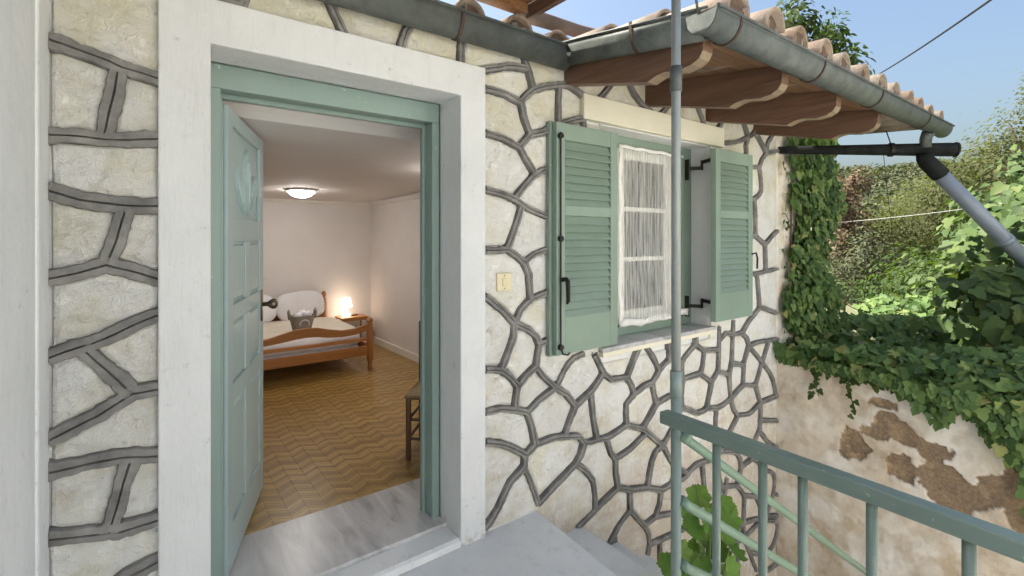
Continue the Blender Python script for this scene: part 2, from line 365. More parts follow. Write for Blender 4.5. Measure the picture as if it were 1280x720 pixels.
def porch_paint():
    m, nt, b, L = nodes('grey_floor_paint'); b.inputs['Specular IOR Level'].default_value = .4
    p = pos(nt); t = tex(nt, 'ShaderNodeTexNoise', 1.8, 9, p, Roughness=.68)
    c = ramp(nt, t.outputs[0], [(.3, (.68,.69,.69)), (.65, (.79,.795,.79))])
    t2 = tex(nt, 'ShaderNodeTexNoise', 14, 9, p, Roughness=.75)
    c = mixc(nt, math_(nt, 'MULTIPLY', ramp(nt, t2.outputs[0], [(.54, (0,0,0)), (.72, (1,1,1))]), .5), c, (.45,.45,.44))
    t3 = tex(nt, 'ShaderNodeTexNoise', 75, 7, p, Roughness=.7)
    c = mixc(nt, math_(nt, 'MULTIPLY', ramp(nt, t3.outputs[0], [(.62, (0,0,0)), (.68, (1,1,1))]), .6), c, (.36,.35,.33))
    wv = tex(nt, 'ShaderNodeTexNoise', 2, 6, p); v = tex(nt, 'ShaderNodeTexVoronoi', 1.3, 2, mixc(nt, .4, p, wv.outputs[1]), feature='DISTANCE_TO_EDGE')
    c = mixc(nt, math_(nt, 'MULTIPLY', ramp(nt, v.outputs[0], [(.0, (1,1,1)), (.003, (0,0,0))]), .12), c, (.40,.40,.39))
    L.new(c, b.inputs['Base Color'])
    L.new(math_(nt, 'ADD', math_(nt, 'MULTIPLY', t2.outputs[0], .4), .3), b.inputs['Roughness'])
    n1 = bump(nt, t.outputs[0], .3, .01, b); bump(nt, t3.outputs[0], .35, .004, b, n1); return m
porch_m = porch_paint()
rafter_m = wood('dark_rafter_wood', (.165,.088,.054), (.075,.040,.025), 'y', .5)
board_m = wood('brown_ceiling_board', (.21,.115,.06), (.11,.058,.03), 'x', .55)
edge_m = wood('raw_edge_wood', (.25,.19,.125), (.17,.125,.08), 'y', .7)
plank_m = wood('orange_canopy_plank', (.30,.15,.06), (.16,.075,.03), 'y', .55)
pine_m = wood('orange_pine', (.48,.215,.065), (.30,.115,.03), 'x', .35, 4)
pinez_m = wood('orange_pine_post', (.46,.20,.06), (.28,.105,.03), 'z', .35, 4)
chair_m = wood('dark_chair_wood', (.17,.085,.045), (.08,.04,.022), 'z', .4)
pipegrey_m = simple('grey_plastic_pipe', (.22,.255,.30), (.19,.22,.26), 6, .35, dirt=((.14,.14,.14), 14, .6, .5))
black_m = simple('black_tarred_trough', (.010,.011,.0105), (.024,.026,.025), 12, .85, 0, .4, 30, .01, spec=.15, dirt=((.10,.10,.085), 20, .66, .6))
STONES="-212 -1847 43 -1850 52 -1847 55 -1838 55 364 49 375 26 369 -102 323 -117 324 -124 335 -117 350 -19 390 52 415 52 511 -58 509 -204 543 -212 541 -215 532;1336 -1847 1663 -1850 1680 -1843 1681 -140 1674 -129 1613 -106 1344 -39 1334 -45;1720 -1847 2251 -1850 2268 -1843 2257 -1532 2232 -1347 2183 -1204 2126 -1135 2090 -1105 1985 -1042 1719 -929;2308 -1847 2875 -1850 2897 -1842 2976 -1495 2983 -1424 2976 -1305 2952 -1197 2887 -974 2868 -963 2804 -961 2771 -952 2679 -930 2412 -837 2370 -825 2360 -831 2333 -936 2221 -1196 2262 -1323 2286 -1479 2299 -1664 2299 -1784;2932 -1847 4440 -1849 4447 -1832 4447 -1424 4440 -1413 4405 -1412 3781 -1370 3703 -1370 3606 -1399 3487 -1412 3085 -1412 3020 -1419 3014 -1425 3012 -1489 2988 -1615;3016 -1379 3127 -1382 3187 -1376 3217 -1382 3373 -1382 3403 -1376 3511 -1376 3606 -1363 3694 -1331 3737 -1284 3750 -1213 3733 -1046 3732 -969 3651 -942 3543 -894 3301 -771 3243 -802 3073 -914 2999 -948 2926 -965 2942 -1045 3006 -1281;4437 -1380 4444 -1379 4447 -1370 4445 -1128 4418 -1167 4382 -1203 4343 -1230 4279 -1250 4197 -1242 3994 -1156 4067 -1288 4066 -1307 4051 -1315 4035 -1302 3941 -1132 3844 -977 3799 -968 3772 -971 3769 -1064 3781 -1136 3781 -1232 3767 -1302 3742 -1332 3775 -1340;4215 -1212 4284 -1213 4325 -1200 4358 -1179 4397 -1140 4422 -1087 4421 -1060 4403 -1036 4355 -1012 4209 -960 4145 -928 4100 -933 3960 -961 3890 -969 3885 -978 3963 -1098 4131 -1182;2192 -1163 2285 -966 2316 -877 2335 -788 2328 -633 2286 -393 2282 -389 2257 -409 2244 -399 2240 -387 2322 -307 2428 -245 2428 -143 2351 -106 2318 -105 2003 -210 1982 -211 1970 -199 1977 -184 2106 -139 2113 -128 2113 -50 2099 20 2070 62 1991 134 1965 146 1693 16 1675 28 1619 170 1588 229 1522 199 1482 149 1434 77 1385 30 1355 12 1335 13 1336 1 1584 -63 1697 -100 1865 -190 2135 -370 2131 -392 2119 -397 2103 -390 1877 -238 1769 -172 1719 -149 1717 -878 1725 -894 1785 -924 2039 -1030 2132 -1093;4431 -960 4444 -959 4447 -950 4445 -820 4369 -783 4338 -828 4276 -906;3783 -936 3832 -935 3838 -856 3811 -848 3692 -841 3639 -828 3573 -798 3480 -741 3433 -752 3364 -762 3465 -816 3669 -912;3874 -935 3930 -931 4062 -907 4072 -898 4044 -891 3878 -861 3871 -872;2847 -930 2910 -931 2970 -919 3035 -894 3268 -749 3268 -743 3107 -592 3013 -602 2815 -578 2776 -581 2773 -776 2768 -789 2755 -794 2742 -789 2737 -776 2736 -579 2730 -573 2660 -567 2624 -657 2609 -798 2588 -805 2576 -783 2594 -639 2626 -547 2616 -471 2588 -427 2447 -275 2349 -328 2318 -363 2364 -645 2371 -710 2368 -785 2702 -901 2798 -925;4232 -893 4292 -831 4337 -768 4368 -685 4369 -638 4361 -610 4337 -586 4227 -545 4142 -657 4090 -703 4206 -879;4143 -888 4168 -888 4165 -878 4050 -706 3900 -651 3884 -651 3880 -821 4068 -861;3795 -816 3829 -818 3840 -811 3851 -628 3792 -556 3737 -520 3600 -485 3590 -501 3557 -624 3513 -720 3567 -756 3639 -792 3722 -811;4442 -779 4447 -764 4445 -412 4263 -306 4218 -273 4110 -173 4071 -208 4051 -248 4051 -320 4059 -360 4112 -397 4221 -504 4331 -544 4388 -583 4404 -633 4405 -668 4384 -750;3308 -731 3420 -721 3436 -711 3373 -662 3321 -534 3272 -373 3244 -203 3164 -201 3030 -247 2965 -248 2944 -253 3033 -444 3051 -462 3110 -487 3112 -503 3088 -517 3117 -551 3218 -519 3230 -523 3235 -536 3229 -548 3148 -583;3465 -690 3488 -687 3509 -654 3552 -517 3556 -473 3534 -461 3519 -472 3412 -646 3426 -663;4065 -666 4085 -660 4118 -633 4190 -532 4190 -522 4088 -421 4031 -388 3997 -380 3925 -380 3866 -387 3829 -398 3783 -496 3786 -507 3824 -541 3876 -603 3963 -642 4012 -654 3985 -602 3990 -589 4007 -586;3388 -605 3398 -603 3413 -582 3499 -434 3476 -373 3468 -291 3455 -256 3431 -214 3393 -216 3295 -206 3286 -209 3283 -224 3314 -403 3339 -486;2979 -564 3070 -563 3065 -544 3019 -488 2910 -453 2715 -408 2702 -405 2626 -418 2652 -465 2662 -533;3741 -486 3755 -474 3799 -374 3785 -316 3750 -268 3671 -232 3515 -190 3474 -205 3504 -291 3512 -367 3538 -425 3568 -437 3588 -391 3606 -387 3618 -398 3604 -450;2979 -438 2986 -437 2987 -430 2902 -245 2804 -249 2788 -257 2781 -274 2771 -330 2740 -378;2595 -384 2622 -385 2698 -371 2741 -306 2749 -260 2746 -245 2735 -238 2675 -208 2594 -181 2473 -153 2467 -164 2467 -230 2478 -261;4437 -366 4444 -365 4447 -356 4442 -169 4148 -99 4142 -105 4137 -150 4182 -195 4287 -282;3832 -353 3871 -356 3943 -344 4018 -347 4015 -260 4022 -219 4044 -187 4103 -132 4110 -97 4106 -69 4116 -49 4117 34 4110 45 3966 5 3875 8 3771 26 3550 -159 3555 -168 3689 -202 3761 -232 3809 -292;2769 -216 2880 -211 2883 -196 2899 -183 2914 -191 2930 -211 3034 -210 3026 -199 2896 -107 2852 -55 2780 43 2728 31 2685 -22 2666 -81 2650 -161;3075 -192 3175 -164 3241 -164 3409 -182 3455 -174 3486 -158 3428 11 3427 112 3433 136 3428 155 3331 178 3265 167 3189 174 3015 253 2886 119 2817 62 2886 -45 2936 -97;2607 -150 2616 -145 2636 -63 2661 2 2706 59 2746 75 2621 170 2515 130 2418 101 2332 85 2330 23 2348 -61 2359 -74 2439 -108;3519 -137 3737 42 3734 53 3687 102 3660 159 3652 175 3637 178 3534 155 3476 153 3470 147 3457 70 3458 29 3471 -24;4437 -132 4444 -131 4447 -122 4444 49 4160 57 4153 46 4150 -59;2152 -119 2165 -120 2316 -68 2300 -1 2299 82 2293 100 2259 138 2222 227 2202 237 2160 243 2055 248 2027 198 2002 171 2062 121 2125 46 2142 -15;3939 36 4002 47 4108 87 4042 217 3857 254 3825 248 3692 195 3687 180 3714 123 3771 66 3878 41;1335 43 1370 63 1406 99 1494 221 1583 276 1582 313 1507 364 1433 404 1335 439;1702 61 1961 180 2000 219 2018 269 1985 302 1920 321 1801 340 1693 340 1626 305 1616 279 1617 252;2781 90 2795 90 2813 102 2864 147 2992 281 2988 333 2976 351 2929 358 2825 354 2756 345 2721 332 2606 226;4144 91 4384 91 4379 122 4349 200 4286 287 4254 314 4178 377 4167 380 4077 242 4077 222;4425 90 4440 89 4447 100 4446 543 4440 549 4363 556 4292 555 4254 509 4186 414 4310 311 4358 251 4391 194;2324 121 2448 143 2578 193 2575 202 2489 242 2413 267 2260 235 2289 156;3471 186 3540 191 3624 209 3642 220 3617 374 3511 418 3477 428 3406 373 3350 219 3352 211 3374 203;3207 204 3265 202 3308 213 3341 288 3366 370 3233 452 3187 448 3034 445 3020 381 3019 334 3033 282;3676 229 3827 288 3840 412 3827 422 3797 428 3682 451 3655 382 3656 341;2565 246 2600 267 2700 365 2662 481 2635 484 2573 474 2505 452 2457 428 2436 413 2425 388 2426 341 2436 297;4017 258 4038 257 4052 267 4127 384 4134 405 4124 419 3966 537 3945 553 3873 428 3866 293 3890 281;2199 270 2250 269 2376 293 2394 305 2390 358 2397 428 2462 471 2465 482 2447 524 2417 560 2389 568 2335 568 2277 576 2209 621 2116 547 2132 413 2162 287 2169 276;2097 276 2128 279 2096 425 2081 529 1991 486 1935 410 1912 360 1991 338 2049 288;1599 342 1619 342 1654 365 1632 459 1606 523 1512 561 1440 579 1381 580 1334 579 1335 463 1356 465 1451 434 1529 392;1857 366 1879 370 1949 500 1886 569 1823 608 1751 588 1642 530 1688 377 1699 370 1783 376;2734 379 2851 394 2987 385 3001 460 2990 515 2988 573 2958 585 2886 603 2858 603 2817 590 2760 557 2698 494 2709 432;3386 403 3446 447 3461 468 3468 585 3426 597 3339 606 3304 607 3287 528 3262 474;3621 414 3635 426 3660 503 3672 681 3648 693 3583 705 3560 693 3506 657 3494 467 3507 456;4155 439 4172 453 4246 560 4092 567 4000 557;3825 456 3853 460 3918 585 3887 638 3827 674 3787 676 3715 676 3704 669 3692 491;3034 481 3230 489 3251 528 3271 610 3263 626 3233 638 3176 669 3048 599 3026 573 3025 514;2499 487 2582 513 2675 522 2726 572 2711 608 2655 678 2634 699 2524 697 2446 584 2483 530;1977 522 2087 570 2150 615 2180 644 2177 662 2114 771 2127 788 2138 785 2189 715 2188 853 1951 904 1898 903 1741 874 1725 872 1713 854 1700 773 1748 713 1809 660 1820 663 1866 725 1941 782 2030 801 2051 794 2052 779 2045 768 1971 758 1926 731 1894 703 1846 639 1910 593;-50 547 31 544 52 553 55 712 52 721 43 724 0 735 -11 730 -40 615;-94 553 -84 563 -48 735 -84 747 -167 748 -208 747 -214 741 -214 587 -190 575;1611 558 1625 558 1687 598 1780 636 1706 713 1682 737 1670 741 1575 680 1562 633 1562 587 1569 576;4442 583 4447 760 4439 776 4212 837 4129 850 3957 764 3906 731 3866 694 3920 653 3951 600 4213 598;1515 594 1524 599 1537 676 1514 713 1484 743 1433 776 1345 790 1335 793 1333 784 1335 607 1453 610;2367 600 2416 601 2476 697 2311 700 2204 699 2198 694 2205 678 2226 651 2283 612;2758 601 2844 641 2842 697 2773 700 2686 695;2985 612 3011 612 3033 632 3148 696 3049 700 2884 697 2884 637;3417 630 3457 628 3468 635 3469 778 3477 794 3492 795 3503 788 3510 703 3578 739 3670 727 3680 813 3697 826 3706 823 3714 807 3712 715 3775 707 3828 713 3927 788 4099 874 4104 903 4075 1078 4067 1130 4051 1138 3619 1138 3376 1123 3372 707 3361 700 3208 695 3255 666 3303 648;1557 714 1664 783 1684 875 1658 923 1591 970 1551 985 1541 930 1478 796;27 762 48 761 54 767 52 937 -15 938 -126 875 -212 835 -212 781 -41 778;1431 810 1447 814 1499 918 1512 953 1518 1005 1454 1073 1381 1126 1340 1157 1334 1155 1334 821 1398 819;4442 811 4447 826 4444 1165 4417 1168 4129 1144 4106 1143 4099 1132 4128 975 4138 883 4236 867;-213 877 -139 906 -44 960 -102 1040 -151 1100 -212 1081;2186 889 2191 1102 2184 1119 1980 1173 1903 1174 1670 1119 1620 1092 1590 1067 1564 1021 1646 977 1688 941 1713 906 1873 934 1987 934;-14 979 48 977 55 994 54 1179 45 1184 -13 1158 -101 1120 -110 1109;1532 1045 1562 1088 1624 1140 1613 1262 1580 1319 1535 1352 1476 1377 1411 1378 1334 1377 1334 1181 1355 1184 1385 1166 1478 1097;-212 1123 -109 1152 52 1225 53 1298 17 1316 -83 1354 -144 1331 -212 1315;1660 1153 1838 1197 1927 1210 2010 1203 2184 1157 2191 1168 2188 1375 2166 1383 2041 1396 1897 1396 1742 1371 1671 1352 1622 1318 1650 1257;3376 1165 3487 1162 3697 1174 4129 1174 4200 1181 4207 1198 4200 1377 4193 1388 4160 1403 4057 1450 3919 1450 3895 1444 3757 1444 3733 1438 3386 1425 3373 1408;4246 1189 4345 1192 4444 1207 4447 1480 4442 1495 4329 1442 4240 1387 4237 1234;50 1339 54 1533 43 1540 -16 1539 -28 1515 -57 1386;1593 1350 1607 1350 1659 1382 1724 1401 1910 1431 2017 1432 2184 1415 2191 1426 2188 1501 2048 1529 1939 1546 1736 1559 1593 1603 1508 1408;-212 1357 -162 1361 -98 1387 -72 1463 -59 1528 -62 1543 -89 1546 -142 1553 -213 1573;1335 1405 1393 1414 1465 1414 1477 1420 1529 1530 1560 1618 1518 1641 1458 1659 1335 1681;4214 1417 4339 1486 4439 1530 4447 1546 4446 2193 4436 2199 4289 2166 4245 2156 4182 2111 4132 2042 4164 1911 4164 1841 4118 1797 4063 1768 4057 1756 4077 1482;3376 1459 4032 1487 4039 1498 4039 1552 4025 1742 4010 1755 3764 1731 3380 1665 3373 1654;2163 1542 2184 1541 2191 1552 2191 1900 2183 1916 2109 1944 2066 1987 1992 1896 1937 1854 1884 1835 1777 1810 1719 1796 1674 1769 1578 1679 1568 1660 1575 1650 1659 1614 1730 1595 1986 1575;-81 1578 43 1576 54 1583 53 1765 -18 1751 -59 1750 -89 1744 -203 1744 -214 1737 -210 1611 -166 1595;1526 1675 1638 1781 1643 1796 1555 1912 1429 1948 1334 1959 1334 1709 1452 1695;3375 1699 3728 1761 4014 1787 4091 1818 4124 1845 4129 1858 4128 1917 4100 2021 4069 2026 3883 2008 3870 2013 3866 2025 3884 2043 4098 2063 4112 2073 4141 2116 4158 2135 4210 2173 4211 2180 4094 2279 4041 2312 4013 2286 3943 2254 3914 2199 3923 2142 3863 2064 3732 2021 3378 1931;-165 1776 -114 1781 -103 1788 -72 1979 -78 1989 -135 2004 -192 2019 -214 2013 -214 1787 -208 1781;-68 1783 -12 1787 52 1801 55 1948 52 1957 38 1961 -39 1975;1676 1813 1724 1833 1889 1872 1931 1890 1970 1923 2038 2011 2050 2019 2025 2076 2020 2113 1977 2108 1863 2072 1751 2016 1640 1977 1592 1924 1638 1857;1551 1950 1568 1953 1614 2002 1581 2070 1562 2141 1470 2169 1382 2171 1334 2175 1335 1987 1369 1990 1458 1977;2181 1950 2188 1951 2191 1960 2188 2125 2065 2128 2054 2121 2054 2105 2085 2022 2127 1974;3375 1969 3690 2045 3845 2094 3887 2148 3878 2199 3891 2228 3892 2234 3884 2235 3726 2189 3530 2157 3516 2129 3380 2127 3373 2116;21 1998 48 1997 54 2003 58 2275 273 2280 205 2290 49 2296 40 2293 35 2274 24 2267 6 2271 4 2294 -35 2302 -203 2308 -212 2305 -215 2290 -212 2059;1647 2022 1721 2040 1823 2094 1830 2271 1820 2277 1791 2270 1731 2252 1665 2222 1599 2162 1611 2088;1863 2107 2014 2155 2023 2176 2022 2253 1997 2270 1920 2295 1892 2295 1870 2287 1861 2260;1551 2184 1574 2187 1637 2244 1612 2323 1532 2319 1446 2297 1336 2257 1335 2203 1447 2206;3526 2197 3552 2195 3732 2225 3827 2250 3904 2280 3849 2364 3803 2468 3766 2557 3652 2557 3559 2356 3514 2289 3522 2277;4263 2197 4444 2239 4445 2407 4284 2261 4262 2229;4220 2215 4233 2252 4260 2285 4446 2459 4444 2557 4297 2560 4117 2560 4106 2553 4071 2340;1671 2263 1772 2301 1897 2332 1955 2324 2048 2285 2153 2286 2190 2315 2246 2379 2329 2536 2341 2542 2356 2539 2358 2519 2309 2418 2276 2361 2212 2286 2545 2284 2590 2288 2490 2349 2448 2397 2379 2526 2370 2559 1555 2560 1546 2557 1545 2550 1593 2436 1643 2342;316 2281 640 2280 579 2412 551 2552 535 2560 169 2560 64 2557 43 2362 46 2335 73 2326 169 2326 193 2320 286 2323 290 2493 298 2509 312 2511 323 2504 325 2488 325 2380;687 2280 886 2281 909 2360 947 2436 984 2549 982 2557 973 2560 883 2560 586 2557 615 2412 651 2334;922 2280 1192 2281 1201 2386 1198 2557 1024 2557 983 2436 939 2342;1234 2281 1284 2279 1478 2343 1586 2361 1589 2372 1530 2499 1500 2559 1240 2557 1231 2434;2685 2286 2747 2286 2808 2328 2861 2388 2962 2555 2683 2560 2404 2555 2451 2454 2504 2382 2541 2352;2812 2286 3258 2285 3263 2294 3189 2388 3159 2454 3118 2557 3008 2559 2885 2364;3310 2287 3461 2286 3521 2358 3612 2554 3601 2560 3463 2560 3160 2557 3159 2544 3219 2406;3939 2293 3995 2316 4032 2351 4050 2405 4074 2554 4063 2560 3943 2560 3817 2560 3806 2554 3865 2404;-57 2334 -5 2332 6 2339 30 2554 19 2560 -125 2560 -203 2560 -214 2553 -214 2351 -172 2339"
JOINTS="1525 2557 1590 2403 1623 2346 1661 2240;1615 2345 1484 2327 1356 2283;1661 2240 1754 2278 1897 2314 1954 2307 2044 2268;1661 2240 1604 2195 1577 2159;1577 2159 1473 2185 1351 2191;1577 2159 1598 2073 1636 1998;1636 1998 1720 2022 1843 2082;1636 1998 1566 1927;1566 1927 1473 1957 1351 1973;1566 1927 1672 1789;1672 1789 1720 1814 1884 1853 1935 1873 1981 1910 2050 1999;1672 1789 1577 1702 1535 1654;1849 2301 1843 2197 1843 2082;1843 2082 1935 2113 2044 2143;2044 2268 2036 2139 2040 2082 2072 2012 2117 1960 2167 1936 2221 1923;1351 1693 1463 1675 1535 1654 1621 1611 1670 1593 1731 1577 1985 1557 2221 1514;1582 1627 1545 1526 1484 1395;1351 1393 1484 1395 1545 1365 1598 1326;1598 1326 1664 1367 1737 1387 1893 1411 2004 1414 2221 1393;1598 1326 1631 1261 1642 1130;1642 1130 1835 1178 1893 1189 1954 1192 2057 1174 2221 1129;1642 1130 1577 1080 1535 1014;1535 1014 1463 1086 1351 1168;1535 1014 1530 948 1453 787;1535 1014 1620 975 1675 931 1703 884;1703 884 1840 911 1896 918 1954 919 2056 903 2221 864;1703 884 1681 767;1681 767 1615 732 1556 688;1681 767 1743 697 1819 630;1351 804 1399 800 1453 787 1509 745 1556 688;1556 688 1545 636 1540 570;1351 595 1448 594 1540 570 1620 537;1620 537 1697 584 1819 630;1620 537 1647 467 1675 354;1819 630 1879 713 1918 747 1960 773 2037 784;1819 630 1904 579 1973 497;1973 497 2097 555;1973 497 1916 409 1885 345;1675 354 1607 317;1607 317 1519 377 1448 416 1351 449;1675 354 1783 357 1834 353 1945 333 1998 317 2044 269;2044 269 2011 203 1973 168;2044 269 2097 260 2151 260 2235 249 2416 284;2097 555 2117 405 2151 260;2097 555 2158 601 2207 645;2235 249 2271 152 2314 101;1607 317 1596 257;1596 257 1509 211 1433 105 1384 50 1346 28;1596 257 1642 159 1692 32;1692 32 1973 168;1973 168 2050 109 2110 40 2124 -14 2131 -70 2131 -150;2131 -150 1985 -198;2131 -150 2337 -82;2337 -82 2314 18 2314 101;2314 101 2458 128 2602 184;2416 284 2409 358 2412 420 2489 465;2416 284 2561 230 2605 203 2790 63;2578 226 2724 356;2489 465 2466 525 2423 581;2489 465 2578 495 2677 502;2423 581 2278 594 2207 645;2423 581 2482 670 2553 767;2207 645 2131 771;2677 502 2755 574;2677 502 2694 425 2724 356;2755 574 2686 670 2602 765;2755 574 2805 603 2861 622 2908 617 3010 588;2861 622 2861 775;2724 356 2861 377 3001 366;3183 694 3040 616 3010 588 3005 525 3020 463 3001 366 3010 275;3020 463 3239 468;3010 275 3164 202 3208 187 3271 186 3323 197;2790 63 2888 147 3010 275;2790 63 2865 -46 2907 -94 2955 -133 3058 -199;2790 63 2720 49 2669 -17 2627 -172;2337 -82 2450 -130 2627 -172 2772 -236;2772 -236 2907 -226 3029 -229 3121 -194 3177 -181 3233 -182 3409 -199 3468 -188 3510 -172;2772 -236 2755 -324 2707 -388;2450 -130 2450 -253;2450 -253 2344 -311 2256 -392;2450 -253 2513 -326 2594 -406;2594 -406 2707 -388;2707 -388 2907 -435 3097 -494;2594 -406 2635 -467 2644 -549;2644 -549 3008 -583 3058 -583 3116 -572 3218 -535;2644 -549 2610 -640 2594 -789;2755 -564 2755 -778;3260 -187 3288 -364 3302 -423 3320 -480 3388 -653;3183 775 3183 694 3225 660 3291 633 3350 621 3487 606;3487 782 3487 606 3476 450;3291 633 3270 531 3239 468;3239 468 3388 381;3388 381 3476 450;3388 381 3323 197;3476 450 3637 389;3697 809 3673 474 3637 389 3640 334 3661 201;3673 474 3857 432;3857 432 3940 579;3857 432 3844 273;3940 579 3908 645 3832 693;3832 693 3709 695 3579 722 3498 677;3832 693 3934 772 4053 832;3940 579 4148 581 4621 556;3940 579 4209 374 4303 293 4347 237 4376 183 4406 80;4274 565 4162 411;4162 411 4053 235;4053 235 3844 273;3844 273 3661 201;3661 201 3544 175 3487 168 3432 174 3323 197;3661 201 3697 118 3770 45;4053 235 4134 72;4134 72 4621 66;4134 72 4008 31 3947 19 3887 22 3770 45;3454 170 3443 98 3442 21 3454 -24 3510 -172;3770 45 3510 -172;4134 72 4134 -42 4120 -139 4079 -176 4039 -219 4033 -265 4039 -372;4120 -72 4621 -193;4120 -159 4235 -264 4289 -303 4410 -371 4621 -481;3510 -172 3672 -215 3720 -231 3757 -250 3800 -310 3819 -375;3819 -375 3987 -362 4039 -372 4087 -398 4218 -523;3819 -375 3757 -510;3442 -190 3487 -293 3492 -367 3521 -437 3569 -459 3702 -491 3757 -510 3804 -544 3870 -622;3870 -622 4032 -683 4079 -682 4119 -658 4218 -523;3870 -622 3857 -837;3857 -837 4079 -882 4132 -902 4218 -944;3857 -837 3693 -823 3637 -809 3537 -757 3409 -673 3388 -653;3857 -837 3851 -896 3857 -959 3880 -1006 3947 -1110 4053 -1298;4218 -523 4336 -565 4376 -596 4389 -643 4382 -699 4362 -759 4335 -803 4218 -944;4218 -944 4401 -1014 4436 -1042 4440 -1091 4414 -1145 4376 -1188 4335 -1215 4282 -1231 4218 -1230 4171 -1216 4117 -1194 3947 -1110;3521 -437 3388 -653;4362 -759 4621 -884;2158 2264 2230 2334 2264 2374 2292 2422 2344 2527;2389 2547 2434 2452 2458 2411 2498 2365 2545 2329 2669 2277;2755 2268 2801 2301 2852 2348 2982 2553;3137 2555 3203 2400 3291 2285;3476 2274 3508 2311 3544 2363 3637 2570;3782 2570 3851 2395 3934 2271;3934 2271 3826 2232 3757 2214 3454 2163;3934 2271 3895 2201 3906 2145 3857 2081 3785 2054 3686 2027 3344 1942;3934 2271 3994 2294 4046 2338 4062 2384 4093 2571;4046 2338 4148 2257 4242 2174;4242 2174 4246 2241 4270 2270 4432 2420 4621 2586;4242 2174 4621 2255;4242 2174 4162 2117 4113 2045;4113 2045 3882 2025;4113 2045 4149 1900 4148 1843 4101 1805 4039 1774;4039 1774 3697 1739 3344 1675;4039 1774 4059 1469;4059 1469 3344 1438;4059 1469 4218 1395;4218 1395 4347 1470 4589 1578;4218 1395 4225 1167;4225 1167 4066 1157 3697 1154 3344 1142;4225 1167 4589 1198;4079 1156 4112 964 4120 866 4053 832;4120 866 4159 864 4232 850 4621 743;308 2496 303 2320 293 2253;561 2586 598 2407 624 2350 675 2259;1015 2584 953 2405 926 2356 896 2250;1222 2591 1213 2245;1258 2255 1356 2283;-219 2042 -77 2008 -45 1994 57 1976;-53 1990 -90 1766;-219 1762 -90 1763 -21 1769 57 1784;-219 1595 -147 1572 -98 1564 -45 1559 57 1560;-37 1551 -57 1456 -82 1375;-219 1334 -147 1348 -84 1373 -31 1355 57 1317;-219 1100 -115 1132 57 1208;-141 1120 -19 956;-19 956 57 958;-19 956 -105 903 -219 854;-219 763 -139 765 -35 759 57 739;-25 751 -75 529;-219 564 -49 525 57 531;57 396 -35 368 -109 337;1340 -20 1560 -74 1700 -120 1833 -191 2120 -380;1700 -120 1700 -2000;1700 -900 1806 -952 2029 -1044 2126 -1108 2200 -1200 2246 -1328 2269 -1484 2286 -1832 2300 -2000;-300 2330 300 2300;20 2280 50 2600;2300 -370 2344 -630 2353 -716 2350 -800 2333 -882 2304 -962 2200 -1200;2350 -800 2691 -915 2800 -942 2900 -950 2990 -932 3071 -895 3222 -796 3300 -750;2900 -950 2974 -1216 2993 -1307 3000 -1400 2993 -1497 2974 -1596 2900 -1900;3300 -750 3570 -888 3660 -926 3750 -950 3840 -956 3930 -948 4200 -900;3750 -950 3750 -1036 3767 -1215 3752 -1292 3700 -1350 3602 -1382 3467 -1395 3000 -1400;3700 -1350 4500 -1400;4200 -900 4500 -1000;2900 -200 2983 -384 3014 -443 3050 -500 3094 -553 3143 -604 3300 -750;3600 -400 3547 -598 3526 -656 3500 -700 3457 -730 3406 -741 3300 -750;4000 -600 4200 -900"
def dec(s): 
    out = []
    for l in s.split(';'):
        a = [int(x)/1000 for x in l.split()]; out.append([(a[i], a[i+1]) for i in range(0, len(a), 2)])
    return out

# ================================================================ ground and terrain
ground_m = simple('dry_earth', (.36,.31,.22), (.24,.21,.14), 1.2, .95, bmp=.4, bscale=12, bdist=.05)
yard_m = simple('pale_concrete_yard', (.66,.655,.64), (.58,.575,.56), 1.5, .9, bmp=.1)
def terrain():
    n = 70; vs = []; fs = []
    xs = np.concatenate([np.linspace(4.8, 40, 36), np.linspace(44, 420, 34)]); ys = np.concatenate([np.linspace(-160, -12, 16), np.linspace(-10, 30, 28), np.linspace(34, 260, 26)])
    def h(x, y):
        d = math.hypot(x, y+2)
        z = .32 - .16*max(0, min(1, (d-8)/10)) 
        if d > 10: z += -1.1*min(1, (d-10)/18)
        if d > 28:
            k = (d-28)/150; z += 19*min(1.25, k)**1.15 * (1 + .25*mnoise.noise(Vector((x*.012, y*.012, 3))))
        z += mnoise.noise(Vector((x*.05, y*.05, 0)))*min(1.2, d*.012)
        return z
    for x in xs:
        for y in ys: vs.append((x, y, h(x, y)))
    m = len(ys)
    for i in range(len(xs)-1):
        for j in range(m-1): fs.append((i*m+j, (i+1)*m+j, (i+1)*m+j+1, i*m+j+1))
    me = bpy.data.meshes.new('hillside'); me.from_pydata(vs, [], fs)
    me.polygons.foreach_set('use_smooth', [True]*len(me.polygons))
    return me, h
hill_me, hill_h = terrain()
hill_m = simple('hillside_soil', (.17,.16,.085), (.085,.10,.045), .35, .95, dirt=((.26,.19,.13), .09, .60, .8))
tag(link('hillside', hill_me, hill_m), 'green and dry brown hillside rising beyond the house', kind='structure')
me = bpy.data.meshes.new('ground'); me.from_pydata([(-1500,-1500,-1.85),(1500,-1500,-1.85),(1500,1500,-1.85),(-1500,1500,-1.85)], [], [(0,1,2,3)])
tag(link('ground', me, yard_m), 'pale ground of the yard below the porch', kind='structure')

nb = empty('sun_bounce_house', (.5,-9,-1.85), 'unseen white two storey house added behind the viewer to bounce sunlight', 'house')  # unseen house added to bounce sunlight onto the shaded wall
nw = box('wall', side_m, nb, -8.0, 9.0, -13.0, -7.6, -1.849, 4.6, .02)
box('roof', tile_m, nb, -8.3, 9.3, -13.3, -7.3, 4.601, 4.8, .02)
for x in (-6.0,-2.5,3.0,6.5):
    for z_ in (-.6, 2.2): box('window', green_m, nb, x, x+.9, -7.599, -7.55, z_, z_+1.3, .01)
box('door', green_m, nb, .2, 1.2, -7.599, -7.54, -1.845, .3, .01)
